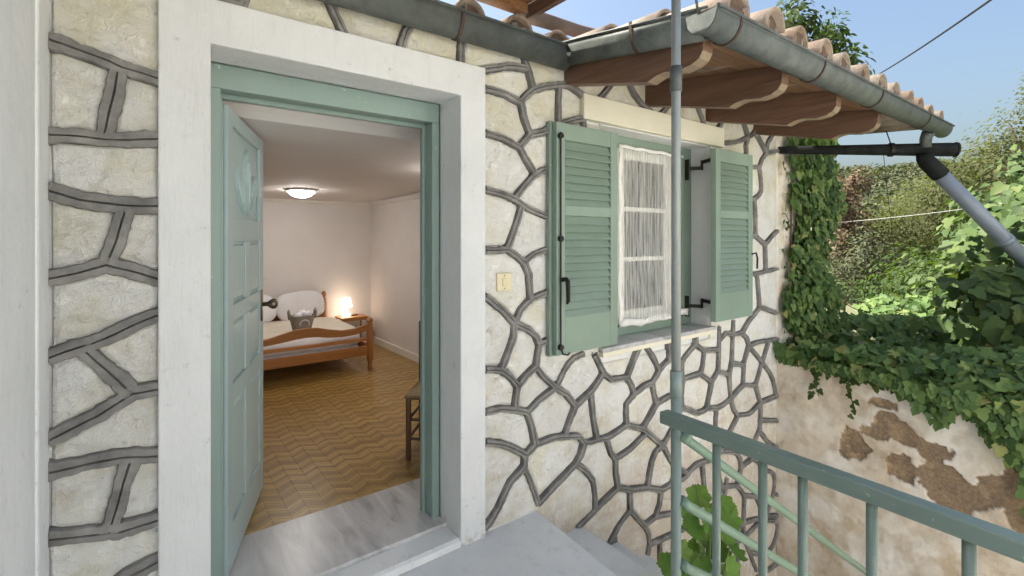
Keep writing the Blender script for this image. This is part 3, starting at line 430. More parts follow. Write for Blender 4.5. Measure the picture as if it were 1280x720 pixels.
# porch slab, stairs along the wall, doorstep
def slabx(y): return 1.69 + .087*y
porch = MB().prism([(-.9,.006),(slabx(0),.006),(slabx(-3.6),-3.6),(-.9,-3.6)], 'z', -1.84, 0.0).build('porch_floor', porch_m, None, bevel=.008)
tag(porch, 'grey painted concrete porch floor in front of the door', kind='structure')
stairs = MB().prism([(1.695,.005),(2.02,.005),(2.02,-.86),(1.63,-.86)], 'z', -1.84, -.2).build('stair_step', porch_m, None, bevel=.008)
tag(stairs, 'grey painted steps going down along the stone wall', kind='structure')
for i in range(1, 6):
    x0 = 2.02 + .3*(i-1) + .001; x1 = x0 + .299
    MB().box(x0, x1, -.86, .004, -1.84, -.2-.2*i).build('stair_step', porch_m, stairs, bevel=.008)

# ================================================================ house
house = empty('house', (2.3, 0, 0), 'whitewashed village house with grey pointed stonework, green shutters and tiled eaves', 'house')
wall = MB()
T = .58; y0 = .012
for b in [(-1.3,.19,y0,T,-1.84,2.52),(.19,1.21,y0,T,2.13,2.52),(2.195,3.375,y0,T,-1.84,.765),(2.195,3.375,y0,T,2.14,2.52),(3.375,4.46,y0,T,-1.84,2.52)]:
    wall.box(*b)
wall.prism([(1.21,y0),(1.21,.285),(1.40,T),(2.195,T),(2.195,y0)], 'z', -1.84, 2.52)
wall.box(1.2105,1.42,.29,T-.002,2.131,2.519)
wall = wall.build('stone_wall', white_m, house)
tag(wall, 'white painted rubble wall with raised grey joints')
box('rendered_wall_end', plaster_m, house, 4.46, 5.15, .006, T, -1.84, 2.50, .02)
# joints first, then each stone
joints = dec(JOINTS); jms = {}; rj = random.Random(3)
clu = list(range(len(joints)))
def croot(i):
    while clu[i] != i: i = clu[i]
    return i
ja = [np.array(l) for l in joints]
for i in range(len(ja)):
    for j in range(i):
        for e in (ja[i][0], ja[i][-1]):
            a_ = ja[j][:-1]; d_ = ja[j][1:]-a_; t_ = np.clip(((e-a_)*d_).sum(1)/np.maximum((d_*d_).sum(1), 1e-9), 0, 1)
            if np.hypot(*(a_+d_*t_[:,None]-e).T).min() < .03: clu[croot(i)] = croot(j)
        for e in (ja[j][0], ja[j][-1]):
            a_ = ja[i][:-1]; d_ = ja[i][1:]-a_; t_ = np.clip(((e-a_)*d_).sum(1)/np.maximum((d_*d_).sum(1), 1e-9), 0, 1)
            if np.hypot(*(a_+d_*t_[:,None]-e).T).min() < .03: clu[croot(i)] = croot(j)
for li, l in enumerate(joints):
    P = [Vector(p) for p in l]; pts = [P[0]]
    for a, b in zip(P[:-1], P[1:]):
        k = max(1, int((b-a).length/.012))
        pts += [a + (b-a)*i/k for i in range(1, k+1)]
    if len(pts) < 2: continue
    # lift the run only where it is on the wall, not across the openings
    dy = rj.uniform(-.0015, .0015); prev = None; ws = rj.uniform(.0245, .0275) if l[0][0] < .15 else rj.uniform(.0150, .0190); off = rj.uniform(0, 50)
    vs = []; fs = []; nsec = 9; cnt = 0
    for i, p in enumerate(pts):
        t = (pts[min(i+1, len(pts)-1)] - pts[max(i-1, 0)]).normalized(); nn = Vector((-t.y, t.x))
        wv = ws*(1 + .22*mnoise.noise(Vector((i*.16, off, 0))));
        inside = p.x < 4.452 and not ((.09 < p.x < 1.30 and p.y < 2.25) or (2.198 < p.x < 3.374 and .77 < p.y < 2.14) or (2.05 < p.x < 3.50 and 2.14 < p.y < 2.265))
        if not inside: prev = None; continue
        sh = .004*mnoise.noise(Vector((i*.12, off, 7)))
        wl = wv*(1 + .22*mnoise.noise(Vector((i*.5, off, 3))) + .12*mnoise.noise(Vector((i*1.3, off, 5)))); wr = wv*(1 + .22*mnoise.noise(Vector((i*.5, off, 9))) + .12*mnoise.noise(Vector((i*1.3, off, 11))))
        row = [(-1, .014), (-.97, -.014), (-.86, -.0215), (-.15, -.0245), (-.02, -.0105), (.11, -.0245), (.86, -.0215), (.97, -.014), (1, .014)]
        for s_, yy in row:
            q = p + nn*(s_*(wl if s_ < 0 else wr) + sh)
            vs.append((q.x, yy + dy + .0013*mnoise.noise(Vector((i*.45, s_*3, off))), q.y))
        if prev is not None:
            for k in range(nsec-1): fs.append((prev+k, cnt+k, cnt+k+1, prev+k+1))
        prev = cnt; cnt += nsec
    jms.setdefault(croot(li), MB()).add(vs, fs)
for jm in jms.values(): tag(link('mortar_joints', jm.mesh('mortar_joints', False, False), mortar_m, wall), 'raised grey mortar ribbons with a scored centre line')
rs = random.Random(11)
for poly in dec(STONES):
    n = len(poly); A = sum(poly[i][0]*poly[(i+1) % n][1]-poly[(i+1) % n][0]*poly[i][1] for i in range(n))/2
    if A < 0: poly = poly[::-1]
    cx_ = sum(p[0] for p in poly)/n; cz_ = sum(p[1] for p in poly)/n
    ar_ = math.sqrt(abs(A)/math.pi)
    def shrink(d): return [Vector((cx_+(p[0]-cx_)*(1-d/ar_), cz_+(p[1]-cz_)*(1-d/ar_))) for p in poly]
    def offset(d):
        out = []
        for i in range(n):
            a = Vector(poly[i-1]); b = Vector(poly[i]); c = Vector(poly[(i+1) % n])
            e1 = (b-a).normalized(); e2 = (c-b).normalized(); nn = Vector((-e1.y-e2.y, e1.x+e2.x))
            nn = nn.normalized() if nn.length > 1e-6 else Vector((-e1.y, e1.x))
            out.append(b + nn*d)
        return out
    tx, tz = rs.uniform(-.012, .012), rs.uniform(-.012, .012); dep = rs.uniform(-.001, .004)
    r0 = [(p[0], .013, p[1]) for p in poly]
    r1 = [(p.x, -.001+dep*.5+tx*(p.x-cx_)+tz*(p.y-cz_), p.y) for p in shrink(.006)]
    r2 = [(p.x, -.007+dep+tx*(p.x-cx_)+tz*(p.y-cz_), p.y) for p in shrink(.018)]
    vs = r0 + r1 + r2; fs = []
    for k in (0, n):
        fs += [(k+i, k+(i+1) % n, k+n+(i+1) % n, k+n+i) for i in range(n)]
    fs.append(tuple(range(2*n, 3*n)))
    MB().add(vs, fs).build('stone', stone_m, wall)
# --- door opening
sur = [(.047,-.02),(.047,2.284),(1.341,2.284),(1.341,-.02),(1.2,-.02),(1.2,2.127),(.195,2.127),(.195,-.02)]
o = MB().prism(sur, 'y', -.03, .172).build('door_surround', white_m, house, bevel=.006); tag(o, 'thick white plaster surround of the doorway')
fr = MB().box(.197, .248, .172, .25, .05, 2.03).box(1.157, 1.198, .172, .25, .05, 2.03).box(.197, 1.198, .1725, .2505, 2.03, 2.125).box(.212,.262,.2505,.28,.05,2.03).box(1.143,1.197,.2505,.28,.05,2.03).box(.212,1.197,.2508,.281,2.012,2.10)
o = fr.build('door_frame', door_m, house, bevel=.004); tag(o, 'blue green painted wooden door frame')
o = MB().box(.19, .1965, .281, T+.01, .03, 2.13).prism([(1.1985,.281),(1.395,T+.01),(1.41,T+.01),(1.212,.281)], 'z', .03, 2.13).prism([(.19,.2812),(1.199,.2812),(1.40,T+.01),(.19,T+.01)], 'z', 2.075, 2.13).build('door_reveal', room_m, house)
o = MB().prism([(T-.03,2.0755),(T+.02,2.0755),(T+.05,2.02),(T+.01,2.02),(T-.02,2.05)], 'x', .15, 1.52).build('ceiling_moulding', room_m, house)
o = MB().prism([(.0,.012),(.0,.036),(.012,.046),(.085,.046),(.085,.012)], 'x', .193, 1.203)
o = MB().prism([(-.035,0.002),(-.032,.030),(-.015,.040),(.10,.041),(.10,.002)], 'x', .197, 1.198).build('doorstep', porch_m, house, bevel=.004)
MB().prism([(.194,.1005),(1.2,.1005),(1.2,.27),(1.41,.585),(.194,.585)], 'z', .01, .058).build('threshold', marble_m, house, bevel=.003)
# --- door leaf, hinged on the left and swung inwards
hx, hy = .262, .285; ang = math.atan2(1.036-hy, .532-hx); W_ = .79
def dl(a, d, z):                  # along the leaf, out of its visible face, height
    return (hx + a*math.cos(ang) + d*math.sin(ang), hy + a*math.sin(ang) - d*math.cos(ang), z)
def dbox(mb, a0, a1, d0, d1, z0, z1):
    c = [dl(a, d, z) for z in (z0, z1) for a, d in ((a0,d0),(a1,d0),(a1,d1),(a0,d1))]
    return mb.add(c, [(0,3,2,1),(4,5,6,7),(0,1,5,4),(1,2,6,5),(2,3,7,6),(3,0,4,7)])
z0, z1 = .066, 1.995
lf = MB()
for b in [(0,W_,-.022,.006,z0,z1),(0,.10,.0062,.022,z0,z1),(W_-.10,W_,.0062,.022,z0,z1)]: dbox(lf, *b)
for za, zb in ((z0,.24),(.75,.83),(1.10,1.17),(1.44,1.54),(1.93,z1)): dbox(lf, .1002, W_-.1002, .0062, .0218, za, zb)
for za, zb in ((.24,.75),(.83,1.10),(1.17,1.44)): dbox(lf, W_/2-.045, W_/2+.045, .0062, .0216, za+.001, zb-.001)
leaf = lf.build('door', dooru_m, house, bevel=.003); tag(leaf, 'open panelled blue green door leaf')
for za, zb in ((.24,.75),(.83,1.10),(1.17,1.44)):
    for a0, a1 in ((.10, W_/2-.045), (W_/2+.045, W_-.10)):
        p = MB(); vs = []
        for (ins, d) in ((.012,.0062),(.022,.017),(.05,.019)):
            vs += [dl(a0+ins, d, za+ins), dl(a1-ins, d, za+ins), dl(a1-ins, d, zb-ins), dl(a0+ins, d, zb-ins)]
        p.add(vs, [(k+i, k+(i+1) % 4, k+4+(i+1) % 4, k+4+i) for k in (0, 4) for i in range(4)] + [(8,9,10,11)])
        p.build('panel', dooru_m, leaf)
# fan of narrow lights in the top of the leaf
frost_m = simple('frosted_pane', (.74,.78,.77), (.62,.68,.67), 40, .2)
cxa, cza = W_/2, 1.50
for a in (-36, 0, 36):
    d_ = Vector((math.sin(R(a)), math.cos(R(a)))); pn = Vector((d_.y, -d_.x)); Ln = .38 if a == 0 else .34
    def petal(sc):
        pts = []
        for t_, w_ in ((.25,.012),(.5,.040),(.75,.050),(.92,.032),(1.0,.0),(.92,-.032),(.75,-.050),(.5,-.040),(.25,-.012)):
            q = d_*(.16+(t_-.16)*sc + (1-sc)*.4)*Ln + pn*w_*sc*1.0; pts.append((cxa+q.x, cza+q.y))
        return pts
    outer, inner = petal(1.0), petal(.78); n = len(outer); m_ = MB()
    vs = [dl(a_, .006, z_) for a_, z_ in outer] + [dl(a_, .024, z_) for a_, z_ in outer] + [dl(a_, .022, z_) for a_, z_ in inner] + [dl(a_, .008, z_) for a_, z_ in inner]
    m_.add(vs, [(k+i, k+(i+1) % n, k+n+(i+1) % n, k+n+i) for k in (0, n, 2*n) for i in range(n)])
    m_.build('pane_moulding', dooru_m, leaf)
    MB().add([dl(a_, .0085, z_) for a_, z_ in inner], [tuple(range(n))]).build('pane', frost_m, leaf)
brass_m = simple('aged_brass', (.23,.19,.13), (.12,.10,.07), 30, .35, .9)
kn = MB(); prof = [(.0,.0),(.012,.0),(.012,.03),(.022,.042),(.029,.055),(.027,.07),(.016,.08),(0,.082)]
def kn_ring(sgn):
    vs = []; n = 12
    for r_, t_ in prof:
        for k in range(n):
            w_ = 2*math.pi*k/n; vs.append(dl(W_-.055+r_*math.cos(w_), sgn*(.022+t_), 1.09+r_*math.sin(w_)))
    return vs, [(i*n+k, i*n+(k+1) % n, (i+1)*n+(k+1) % n, (i+1)*n+k) for i in range(len(prof)-1) for k in range(n)]
kn.add(*kn_ring(1)); kn.add(*kn_ring(-1)); dbox(kn, W_-.08, W_-.03, .022, .026, 1.0, 1.17)
kn.build('door_knob', brass_m, leaf, smooth=True)
# --- window
win = MB().box(2.196,2.30,.150,.205,.80,2.139).box(3.262,3.374,.150,.205,.80,2.139).box(2.30,3.262,.1502,.2052,2.072,2.139).box(2.30,3.262,.1502,.2052,.80,.862).build('window', green_m, house, bevel=.004)
tag(win, 'green framed window with white sashes')
sash_m = paint('white_sash_paint', (.78,.76,.70), (.5,.46,.38), .5, 'z', .15, .06)
for xa, xb in ((2.302,2.60),(2.604,3.26)):
    s_ = MB().box(xa,xa+.05,.2055,.245,.864,2.07).box(xb-.135 if xa > 2.5 else xb-.05,xb,.2055,.245,.864,2.07)
    x1_ = xb-.135 if xa > 2.5 else xb-.05
    s_.box(xa+.05,x1_,.2056,.2448,.864,.95).box(xa+.05,x1_,.2056,.2448,2.0,2.07)
    for zz in (1.29,1.64): s_.box(xa+.05,x1_,.2057,.244,zz,zz+.03)
    s_.build('sash', sash_m, win, bevel=.003)
    for za, zb in ((.952,1.288),(1.322,1.638),(1.672,1.998)):
        MB().box(xa+.046, x1_+.004, .222, .226, za-.005, zb+.005).build('pane', glass_m, win)
box('window_lintel', cream_m, house, 2.02, 3.53, -.031, .0125, 2.140, 2.285, .005)
o = MB().box(2.19, 2.1945, -.004, .15, .80, 2.14).build('window_reveal', white_m, win)
o = MB().box(3.3755, 3.385, -.012, .15, .80, 2.14).build('window_reveal', white_m, win)
MB().box(2.19, 3.385, .0126, .15, 2.134, 2.1395).build('window_soffit', white_m, win)
box('window_sill', marble_m, house, 2.17, 3.40, -.038, .152, .772, .80, .006)
MB().box(2.185, 3.39, -.026, .012, .742, .771).build('sill_support', cream_m, house, bevel=.004)
# --- shutters
slat_cache = {}
def shutter(x0, x1, z0, z1, yf, th, label, nslat):
    st = .062; zm = z0 + (z1-z0)*.60; zb = z0 + .20
    m_ = MB().box(x0, x0+st, yf, yf+th, z0, z1).box(x1-st, x1, yf, yf+th, z0, z1)
    for za, zc in ((z0, zb), (zm, zm+.055), (z1-.09, z1)): m_.box(x0+st, x1-st, yf+.0005, yf+th-.0005, za, zc)
    s_ = m_.build('shutter', green_m, house, bevel=.003); tag(s_, label)
    w_ = round(x1-x0-2*st, 4)
    for za, zc, n_ in ((zb, zm, nslat[0]), (zm+.055, z1-.09, nslat[1])):
        p_ = (zc-za)/n_
        key = (w_, n_)
        if key not in slat_cache:
            hh = p_*.56
            slat_cache[key] = MB().prism([(-.0175,-hh),(-.012,-hh-.004),(.0155,hh-.002),(.0155,hh+.003),(.010,hh+.003)], 'x', 0, w_).mesh('slat'); slat_cache[key].materials.append(green_m)
        for i in range(n_):
            q = link('slat', slat_cache[key], None, s_); q.matrix_parent_inverse = Matrix.Identity(4)
            q.location = (x0+st, yf+th/2, za + p_*(i+.5) + rs.uniform(-.001,.001))
    return s_
shl = shutter(1.765, 2.255, .825, 2.075, -.078, .036, 'left louvred shutter folded back on the stone wall', (13, 8))
bk = MB().box(1.748, 1.80, -.040, -.010, .815, 2.085).box(2.20, 2.25, -.040, -.010, .815, 2.085).box(1.80, 2.20, -.0395, -.0105, .815, .95).box(1.80,2.20,-.0395,-.0105,1.98,2.085).box(1.80,2.20,-.0393,-.0107,1.5,1.56).build('folded_leaf', green_m, shl, bevel=.003)
MB().tube([(1.785,-.088,.86),(1.785,-.088,2.02)], .0045, 8).build('bolt_rod', iron_m, shl)
for zz in (.87, 1.45, 2.0): MB().tube([(1.785,-.079,zz),(1.785,-.097,zz)], .016, 10).build('rod_guide', iron_m, shl)
MB().tube([(1.80,-.08,1.23),(1.80,-.115,1.235),(1.802,-.125,1.22),(1.805,-.125,1.12),(1.805,-.115,1.105)], [.012,.012,.013,.011,.007], 8).build('handle', iron_m, shl)
MB().tube([(1.785,-.09,.865),(1.79,-.10,.835),(1.815,-.11,.83),(1.83,-.11,.84)], .005, 6).build('hook', iron_m, shl)
shr = shutter(3.205, 3.725, .862, 2.085, -.150, .042, 'right louvred shutter standing off the wall on iron arms', (13, 8))
for zz in (1.99, .96):
    sg = 1 if zz > 1.5 else -1
    MB().box(3.286,3.296,.118,.149,zz-.10,zz+.055).build('hinge_plate', iron_m, shr)
    m_ = MB().bar((3.28,.115,zz-.016*1),(3.33,.035,zz-.016),.008,.026).bar((3.33,.035,zz-.03),(3.33,.034,zz+.042),.014,.014,(1,0,0)).bar((3.335,.033,zz+.028),(3.26,-.105,zz+.028),.008,.026)
    m_.build('hinge_arm', iron_m, shr)
MB().tube([(3.70,-.155,1.33),(3.725,-.175,1.34),(3.735,-.18,1.30),(3.73,-.18,1.22)], .007, 7).build('handle', iron_m, shr)

# --- roof over the window and over the door
def ztile(y): return 2.415 + .13*(y+.86)
roof = empty('eave_roof', (3.5, 0, 2.4), None, None); adopt(roof, house); tag(roof, 'shallow roof of clay barrel tiles on brown rafters')
bd = MB(); nb = 9
for i in range(nb):                                   # boarding seen from below, laid along the eave
    ya = -.85 + (1.05/nb)*i; yb = ya + 1.05/nb - .004
    za, zb = ztile(ya)-.075, ztile(yb)-.075
    MB().add([(1.90,ya,za),(4.11,ya,za),(4.11,yb,zb),(1.90,yb,zb),(1.90,ya,za+.02),(4.11,ya,za+.02),(4.11,yb,zb+.02),(1.90,yb,zb+.02)],
             [(0,3,2,1),(4,5,6,7),(0,1,5,4),(1,2,6,5),(2,3,7,6),(3,0,4,7)]).build('board', board_m, roof)
prof = [(.0,2.315),(-.40,2.222),(-.57,2.182),(-.62,2.20),(-.66,2.205),(-.74,2.192),(-.80,2.200),(-.835,2.218),(-.852,2.245),(-.856,2.30),(-.856,ztile(-.856)-.077),(.0,ztile(0)-.077)]
raf_me = MB().prism(prof, 'x', 0, .075).mesh('rafter'); raf_me.materials.append(rafter_m); raf_me.materials.append(edge_m)
for p_ in raf_me.polygons:
    if p_.normal.z < -.2 and abs(p_.normal.x) < .5 and p_.center.y < -.55: p_.material_index = 1
for x in (1.885, 2.605, 3.315, 4.035):
    q = link('rafter', raf_me, None, roof); q.matrix_parent_inverse = world_of(roof).inverted(); q.location = (x, 0, 0)
def barrel(r0, r1, L_, th, up=True, n=10):
    vs = []; m_ = n+1
    for (yy, r_) in ((0, r0), (L_, r1)):
        for rad in (r_, r_-th):
            for k in range(m_):
                w_ = math.pi*k/n; vs.append((math.cos(w_)*rad, yy, math.sin(w_)*rad*1.05*(1 if up else -1)))
    fs = []
    for k in range(n):
        fs += [(k,k+1,2*m_+k+1,2*m_+k),(m_+k+1,m_+k,3*m_+k,3*m_+k+1),(k+1,k,m_+k,m_+k+1),(2*m_+k,2*m_+k+1,3*m_+k+1,3*m_+k)]
    fs += [(0,2*m_,3*m_,m_),(n,m_+n,3*m_+n,2*m_+n)]
    me_ = MB().add(vs, fs).mesh('tile', True); me_.materials.append(tile_m)
    return me_
plug_me = MB().prism([(.078*math.cos(math.pi*k/8), .080*math.sin(math.pi*k/8)) for k in range(9)], 'y', .016, .06).mesh('tile_plug'); plug_me.materials.append(simple('hollow_shade_mortar', (.15,.10,.068), (.08,.052,.036), 30, .95, bmp=.6))  # bedding plugs coloured dark, standing in for shade inside the hollow tile ends
cover = barrel(.092, .076, .46, .017); pan = barrel(.105, .118, .46, .014, False)
def tile(me_, x, y, z, tilt, root):
    q = link('tile', me_, None, root); q.matrix_parent_inverse = world_of(root).inverted()
    if me_ is cover and (y < -.9 or (root.name.startswith('house_roof') and y < .1)):
        g_ = link('tile_plug', plug_me, None, root); g_.matrix_parent_inverse = world_of(root).inverted(); g_.location = (x, y, z-.004)
    q.location = (x + rs.uniform(-.008,.008), y + rs.uniform(-.012,.012), z + rs.uniform(-.004,.006)); q.rotation_euler = (tilt + rs.uniform(-.02,.02), rs.uniform(-.04,.04), rs.uniform(-.04,.04))
tl = math.atan(.13)
for i in range(12):
    x = 2.04 + i*.297
    for j in range(6 if x < 4.2 else 2):
        y = -.935 + j*.36
        tile(cover, x, y, ztile(y)+.015+j*.002, tl-.035, roof)
        if i: tile(pan, x-.148, y-.0, ztile(y)+.050, tl-.03, roof)
roof2 = empty('house_roof', (.6, .1, 2.5), None, None); adopt(roof2, house); tag(roof2, 'barrel tile roof edge above the doorway gutter')
for i in range(9):
    x = -.45 + i*.2865 - .005
    for j in range(4):
        y = -.025 + j*.36
        tile(cover, x, y, 2.505+.13*y+j*.002, tl-.035, roof2)
        tile(pan, x-.143, y-.02, 2.525+.13*y, tl-.03, roof2)
for i, (a_, b_, z_) in enumerate(((-1.6, 5.4, 2.44),)):
    MB().add([(a_,.03,2.425),(b_,.03,2.425),(b_,5.2,3.1),(a_,5.2,3.1),(a_,.03,2.44),(b_,.03,2.44),(b_,5.2,3.115),(a_,5.2,3.115)],
         [(0,3,2,1),(4,5,6,7),(0,1,5,4),(1,2,6,5),(2,3,7,6),(3,0,4,7)]).build('roof_deck', tile_m, roof2)
# --- gutters
gw = half_pipe(MB(), (-1.3,-.062,2.478), (1.845,-.062,2.474), .062, deep=1.75).tube([(-1.3,-.126,2.480),(1.80,-.126,2.476)], .007, 8).build('gutter', galv_m, house, smooth=True); tag(gw, 'galvanised gutter along the wall above the door')
gs = half_pipe(MB(), (1.848,-.02,2.505), (1.848,-.90,2.372), .058, deep=1.85).tube([(1.79,-.02,2.507),(1.79,-.93,2.372)], .006, 8).build('gutter', galv_m, house, smooth=True); tag(gs, 'galvanised side gutter beside the window eave')
gf = half_pipe(MB(), (1.79,-.905,2.362), (5.50,-.905,2.405), .070, deep=1.28).tube([(1.79,-.977,2.365),(5.52,-.977,2.408)], .007, 8)
gf.prism([(-.975,2.40),(-.96,2.35),(-.93,2.322),(-.905,2.315),(-.87,2.322),(-.845,2.35),(-.835,2.40)], 'x', 5.497, 5.503)
gf.prism([(-.975,2.36),(-.96,2.31),(-.93,2.28),(-.905,2.272),(-.87,2.28),(-.845,2.31),(-.835,2.36)], 'x', 1.786, 1.792)
gf = gf.build('gutter', galv_m, house, smooth=False); tag(gf, 'long galvanised front gutter of the window eave')
for p_ in gf.data.polygons: p_.use_smooth = len(p_.vertices) == 4
def strap(root, c, along, r, deep, lift=0):
    a = Vector(along).normalized(); side = a.cross(Vector((0,0,1))).normalized()
    pts = [Vector(c) + side*math.cos(math.pi+math.pi*k/10)*r + Vector((0,0,1))*math.sin(math.pi+math.pi*k/10)*r*deep for k in range(11)]
    pts = [pts[0]+Vector((0,0,.012))] + pts + [pts[-1]+Vector((0,0,.02))]
    m_ = MB()
    for p_, q_ in zip(pts[:-1], pts[1:]): m_.bar(p_, q_, .016, .004, side.cross(q_-p_).cross(q_-p_) if False else a.cross((q_-p_)))
    m_.build('bracket', rust_m, root)
for x in (1.155, .35): strap(gw, (x,-.062,2.476), (1,0,0), .065, 1.74)
for y in (-.04, -.55): strap(gs, (1.848,y,2.372+(y+.90)*.151), (0,-1,.15), .061, 1.84)
for x in (1.97, 2.82, 3.72, 4.80): strap(gf, (x,-.905,2.362+(x-1.79)*.0116), (1,0,0), .074, 1.28)
MB().tube([(5.13,-.89,2.315),(5.145,-.87,2.27),(5.155,-.865,2.20)], [.045,.042,.04], 12).build('gutter_outlet', galv_m, gf, smooth=True)

# ================================================================ things fixed to the house
tr = empty('drain_trough', (4.5,.0,2.23), 'old black trough hung diagonally under the gutter end', 'trough')
A_, B_ = Vector((4.5,.02,2.232)), Vector((5.31,-1.017,2.178))
m_ = half_pipe(MB(), A_, A_+(B_-A_), .058, th=.008, deep=1.0); m_ = MB()
m_.tube([A_, A_.lerp(B_,.5), A_.lerp(B_,.98), B_], [.032,.045,.057,.055], 12); m_.build('channel', black_m, tr)
m_ = MB().tube([B_+(B_-A_)*.001, B_+(B_-A_)*.012], [.061,.061], 12); m_.build('end_cap', black_m, tr)
p_ = A_.lerp(B_, .66); MB().bar((p_.x-.01,p_.y+.03,2.36),(p_.x,p_.y,2.245),.022,.004,(0,1,0)).tube([p_+(B_-A_).normalized()*-.014,p_+(B_-A_).normalized()*.014],.059,12).build('hanging_strap', iron_m, tr)
dp = empty('downpipe', (5.13,-.885,2.08), 'grey plastic downpipe slanting from the black trough into leaves', 'downpipe')
q0 = Vector((5.145,-.865,2.145)); q1 = Vector((5.15,-.90,2.05)); q2 = Vector((5.95,-1.50,1.05))
MB().tube([q0, Vector((5.143,-.868,2.10)), Vector((5.148,-.88,2.075)), q1+ (q2-q1)*.03, q1+(q2-q1)*.08], [.060,.060,.063,.064,.066], 14).build('elbow', black_m, dp, smooth=True)
MB().tube([q1+(q2-q1)*.07, q1+(q2-q1)*.5, q2], .058, 14).tube([q1+(q2-q1)*.60,q1+(q2-q1)*.63],.063,14).build('pipe', pipegrey_m, dp, smooth=True)
sw = empty('light_switch', (1.46,-.005,1.23), 'cream square switch plate on the stone wall beside the door', 'switch')
plate_m = simple('cream_plastic', (.72,.64,.42), (.64,.56,.36), 8, .4)
box('plate', plate_m, sw, 1.418, 1.508, -.018, .0, 1.187, 1.277, .004); box('rocker', plate_m, sw, 1.450, 1.474, -.024, -.0182, 1.212, 1.252, .003)
MB().tube([(1.463,-.0185,1.265),(1.463,-.0205,1.265)], .003, 8).tube([(1.463,-.0185,1.199),(1.463,-.0205,1.199)], .003, 8).build('screw', iron_m, sw)
# net curtain
cu = empty('net_curtain', (2.86,.13,.87), 'white striped net curtain stretched across the window', 'curtain')
m_ = MB(); nu, nv = 60, 24; vs = []
for j in range(nv+1):
    for i in range(nu+1):
        u, v = i/nu, j/nv; x = 2.525 + u*.70; z = .885 + v*1.17 + .012*math.sin(u*9)*(1 if v > .9 else .2)
        vs.append((x, .128 + .006*math.sin(u*70+v*2) + .012*math.sin(u*6+1) - .02*(1-v)**3*math.sin(u*3), z))
m_.add(vs, [(j*(nu+1)+i, j*(nu+1)+i+1, (j+1)*(nu+1)+i+1, (j+1)*(nu+1)+i) for j in range(nv) for i in range(nu)])
link('net', m_.mesh('net', True, False), net_m, cu)
hem_m = simple('white_hem_cloth', (.84,.83,.80), (.75,.74,.70), 25, .9, bmp=.4, bscale=40, bdist=.01)
def hem(name, pts, w_): 
    m_ = MB(); vs = []
    for i, (x, z, dx, dz) in enumerate(pts):
        k = .7+.5*abs(math.sin(i*1.9)); vs += [(x-dx*w_*k, .118-.004*math.sin(i), z-dz*w_*k), (x+dx*w_*k, .118+.004*math.cos(i*2), z+dz*w_*k)]
    m_.add(vs, [(2*i, 2*i+1, 2*i+3, 2*i+2) for i in range(len(pts)-1)]); o = link(name, m_.mesh(name, True, False), hem_m, cu)
    sd = o.modifiers.new('thick', 'SOLIDIFY'); sd.thickness = .006
hem('side_hem', [(2.515+.007*math.sin(k*1.3), .87+k*.075, 1, .1) for k in range(17)], .020)
hem('bottom_hem', [(2.50+k*.055, .885+.010*math.sin(k*1.1)+(.012 if k > 8 else 0), .1, 1) for k in range(15)], .022)
hem('top_hem', [(2.50+k*.055, 2.056+.003*math.sin(k*1.7), .1, 1) for k in range(14)], .010)

# ================================================================ porch: side wall, canopy, pole, railing
o = MB().box(-.75,-.216,-.19,.008,-1.84,2.6).build('porch_side_wall', side_m, None, bevel=.01)
tag(o, 'white plastered end wall at the left of the porch', 'wall')
o = MB().box(-.75,-.222,-3.2,-.1905,-1.84,2.6).build('rough_coat', side_m, o, bevel=.01)
cp = empty('porch_canopy', (.4,-1.0,2.6), 'brown plank canopy roof above the doorway', 'canopy')
CZ = 2.615
for i in range(22):
    x0 = -.78 + i*.108
    box('plank', plank_m, cp, x0, x0+.104, -1.02, .02, CZ+.045, CZ+.065, .003)
for yy in (-.06, -.52, -.98): box('batten', plank_m, cp, -.78, 1.585, yy, yy+.06, CZ-.005, CZ+.044, .004)
box('edge_board', rafter_m, cp, 1.598, 1.63, -1.04, .03, CZ-.02, CZ+.07, .004)
o = MB().tube([(1.70,.10,2.688),(2.3,.30,2.82),(3.05,.56,3.02)], .042, 12).build('roof_pole', simple('weathered_pole', (.16,.11,.085), (.09,.065,.05), 9, .8, stretch=(.3,1,1)), None, smooth=True)
tag(o, 'weathered round wooden pole lying above the roof tiles behind the canopy', 'pole')
pl = empty('support_pole', (1.62,-.903,-1.84), 'tall thin green metal pole rising from the stairs to the roof', 'pole')
MB().tube([(1.62,-.903,-1.84),(1.62,-.903,.93)], .0195, 16).build('lower_tube', pole_m, pl, smooth=True)
MB().tube([(1.62,-.903,.93),(1.62,-.903,2.62)], .0175, 16).build('upper_tube', simple('galvanised_pole', (.33,.355,.335), (.23,.255,.24), 7, .5, .25, stretch=(2,2,.4), dirt=((.22,.25,.22), 12, .55, .6)), pl, smooth=True)
for zz in (.90, 2.055): MB().tube([(1.62,-.903,zz-.045),(1.62,-.903,zz+.05)], .0225, 16).build('collar', pole_m if zz < 1 else galv_m, pl, smooth=True)
o = MB().bar((1.70,-.905,2.60),(1.79,-.89,2.36),.014,.004,(0,1,0)).build('stay_strip', galv_m); tag(o, 'thin metal stay strip above the corner of the gutter', 'strip')
rl = empty('porch_railing', (1.56,-1.35,0), 'dark green metal balustrade with flat handrail along the porch edge', 'railing')
a_, b_ = Vector((1.590,-.868,.773)), Vector((1.523,-2.15,.773))
d_ = (b_-a_).normalized(); sd_ = d_.cross(Vector((0,0,1)))
MB().bar(a_+Vector((0,0,.002)), b_+Vector((0,0,.002)), .050, .046).build('handrail', rail_m, rl, bevel=.006)
for s_ in (.193,.354,.474,.649,.843,1.02):
    c = a_ + d_*(s_+.03); MB().tube([(c.x,c.y,.0),(c.x,c.y,.749)], .0135, 12).build('baluster', rail_m, rl, smooth=True)
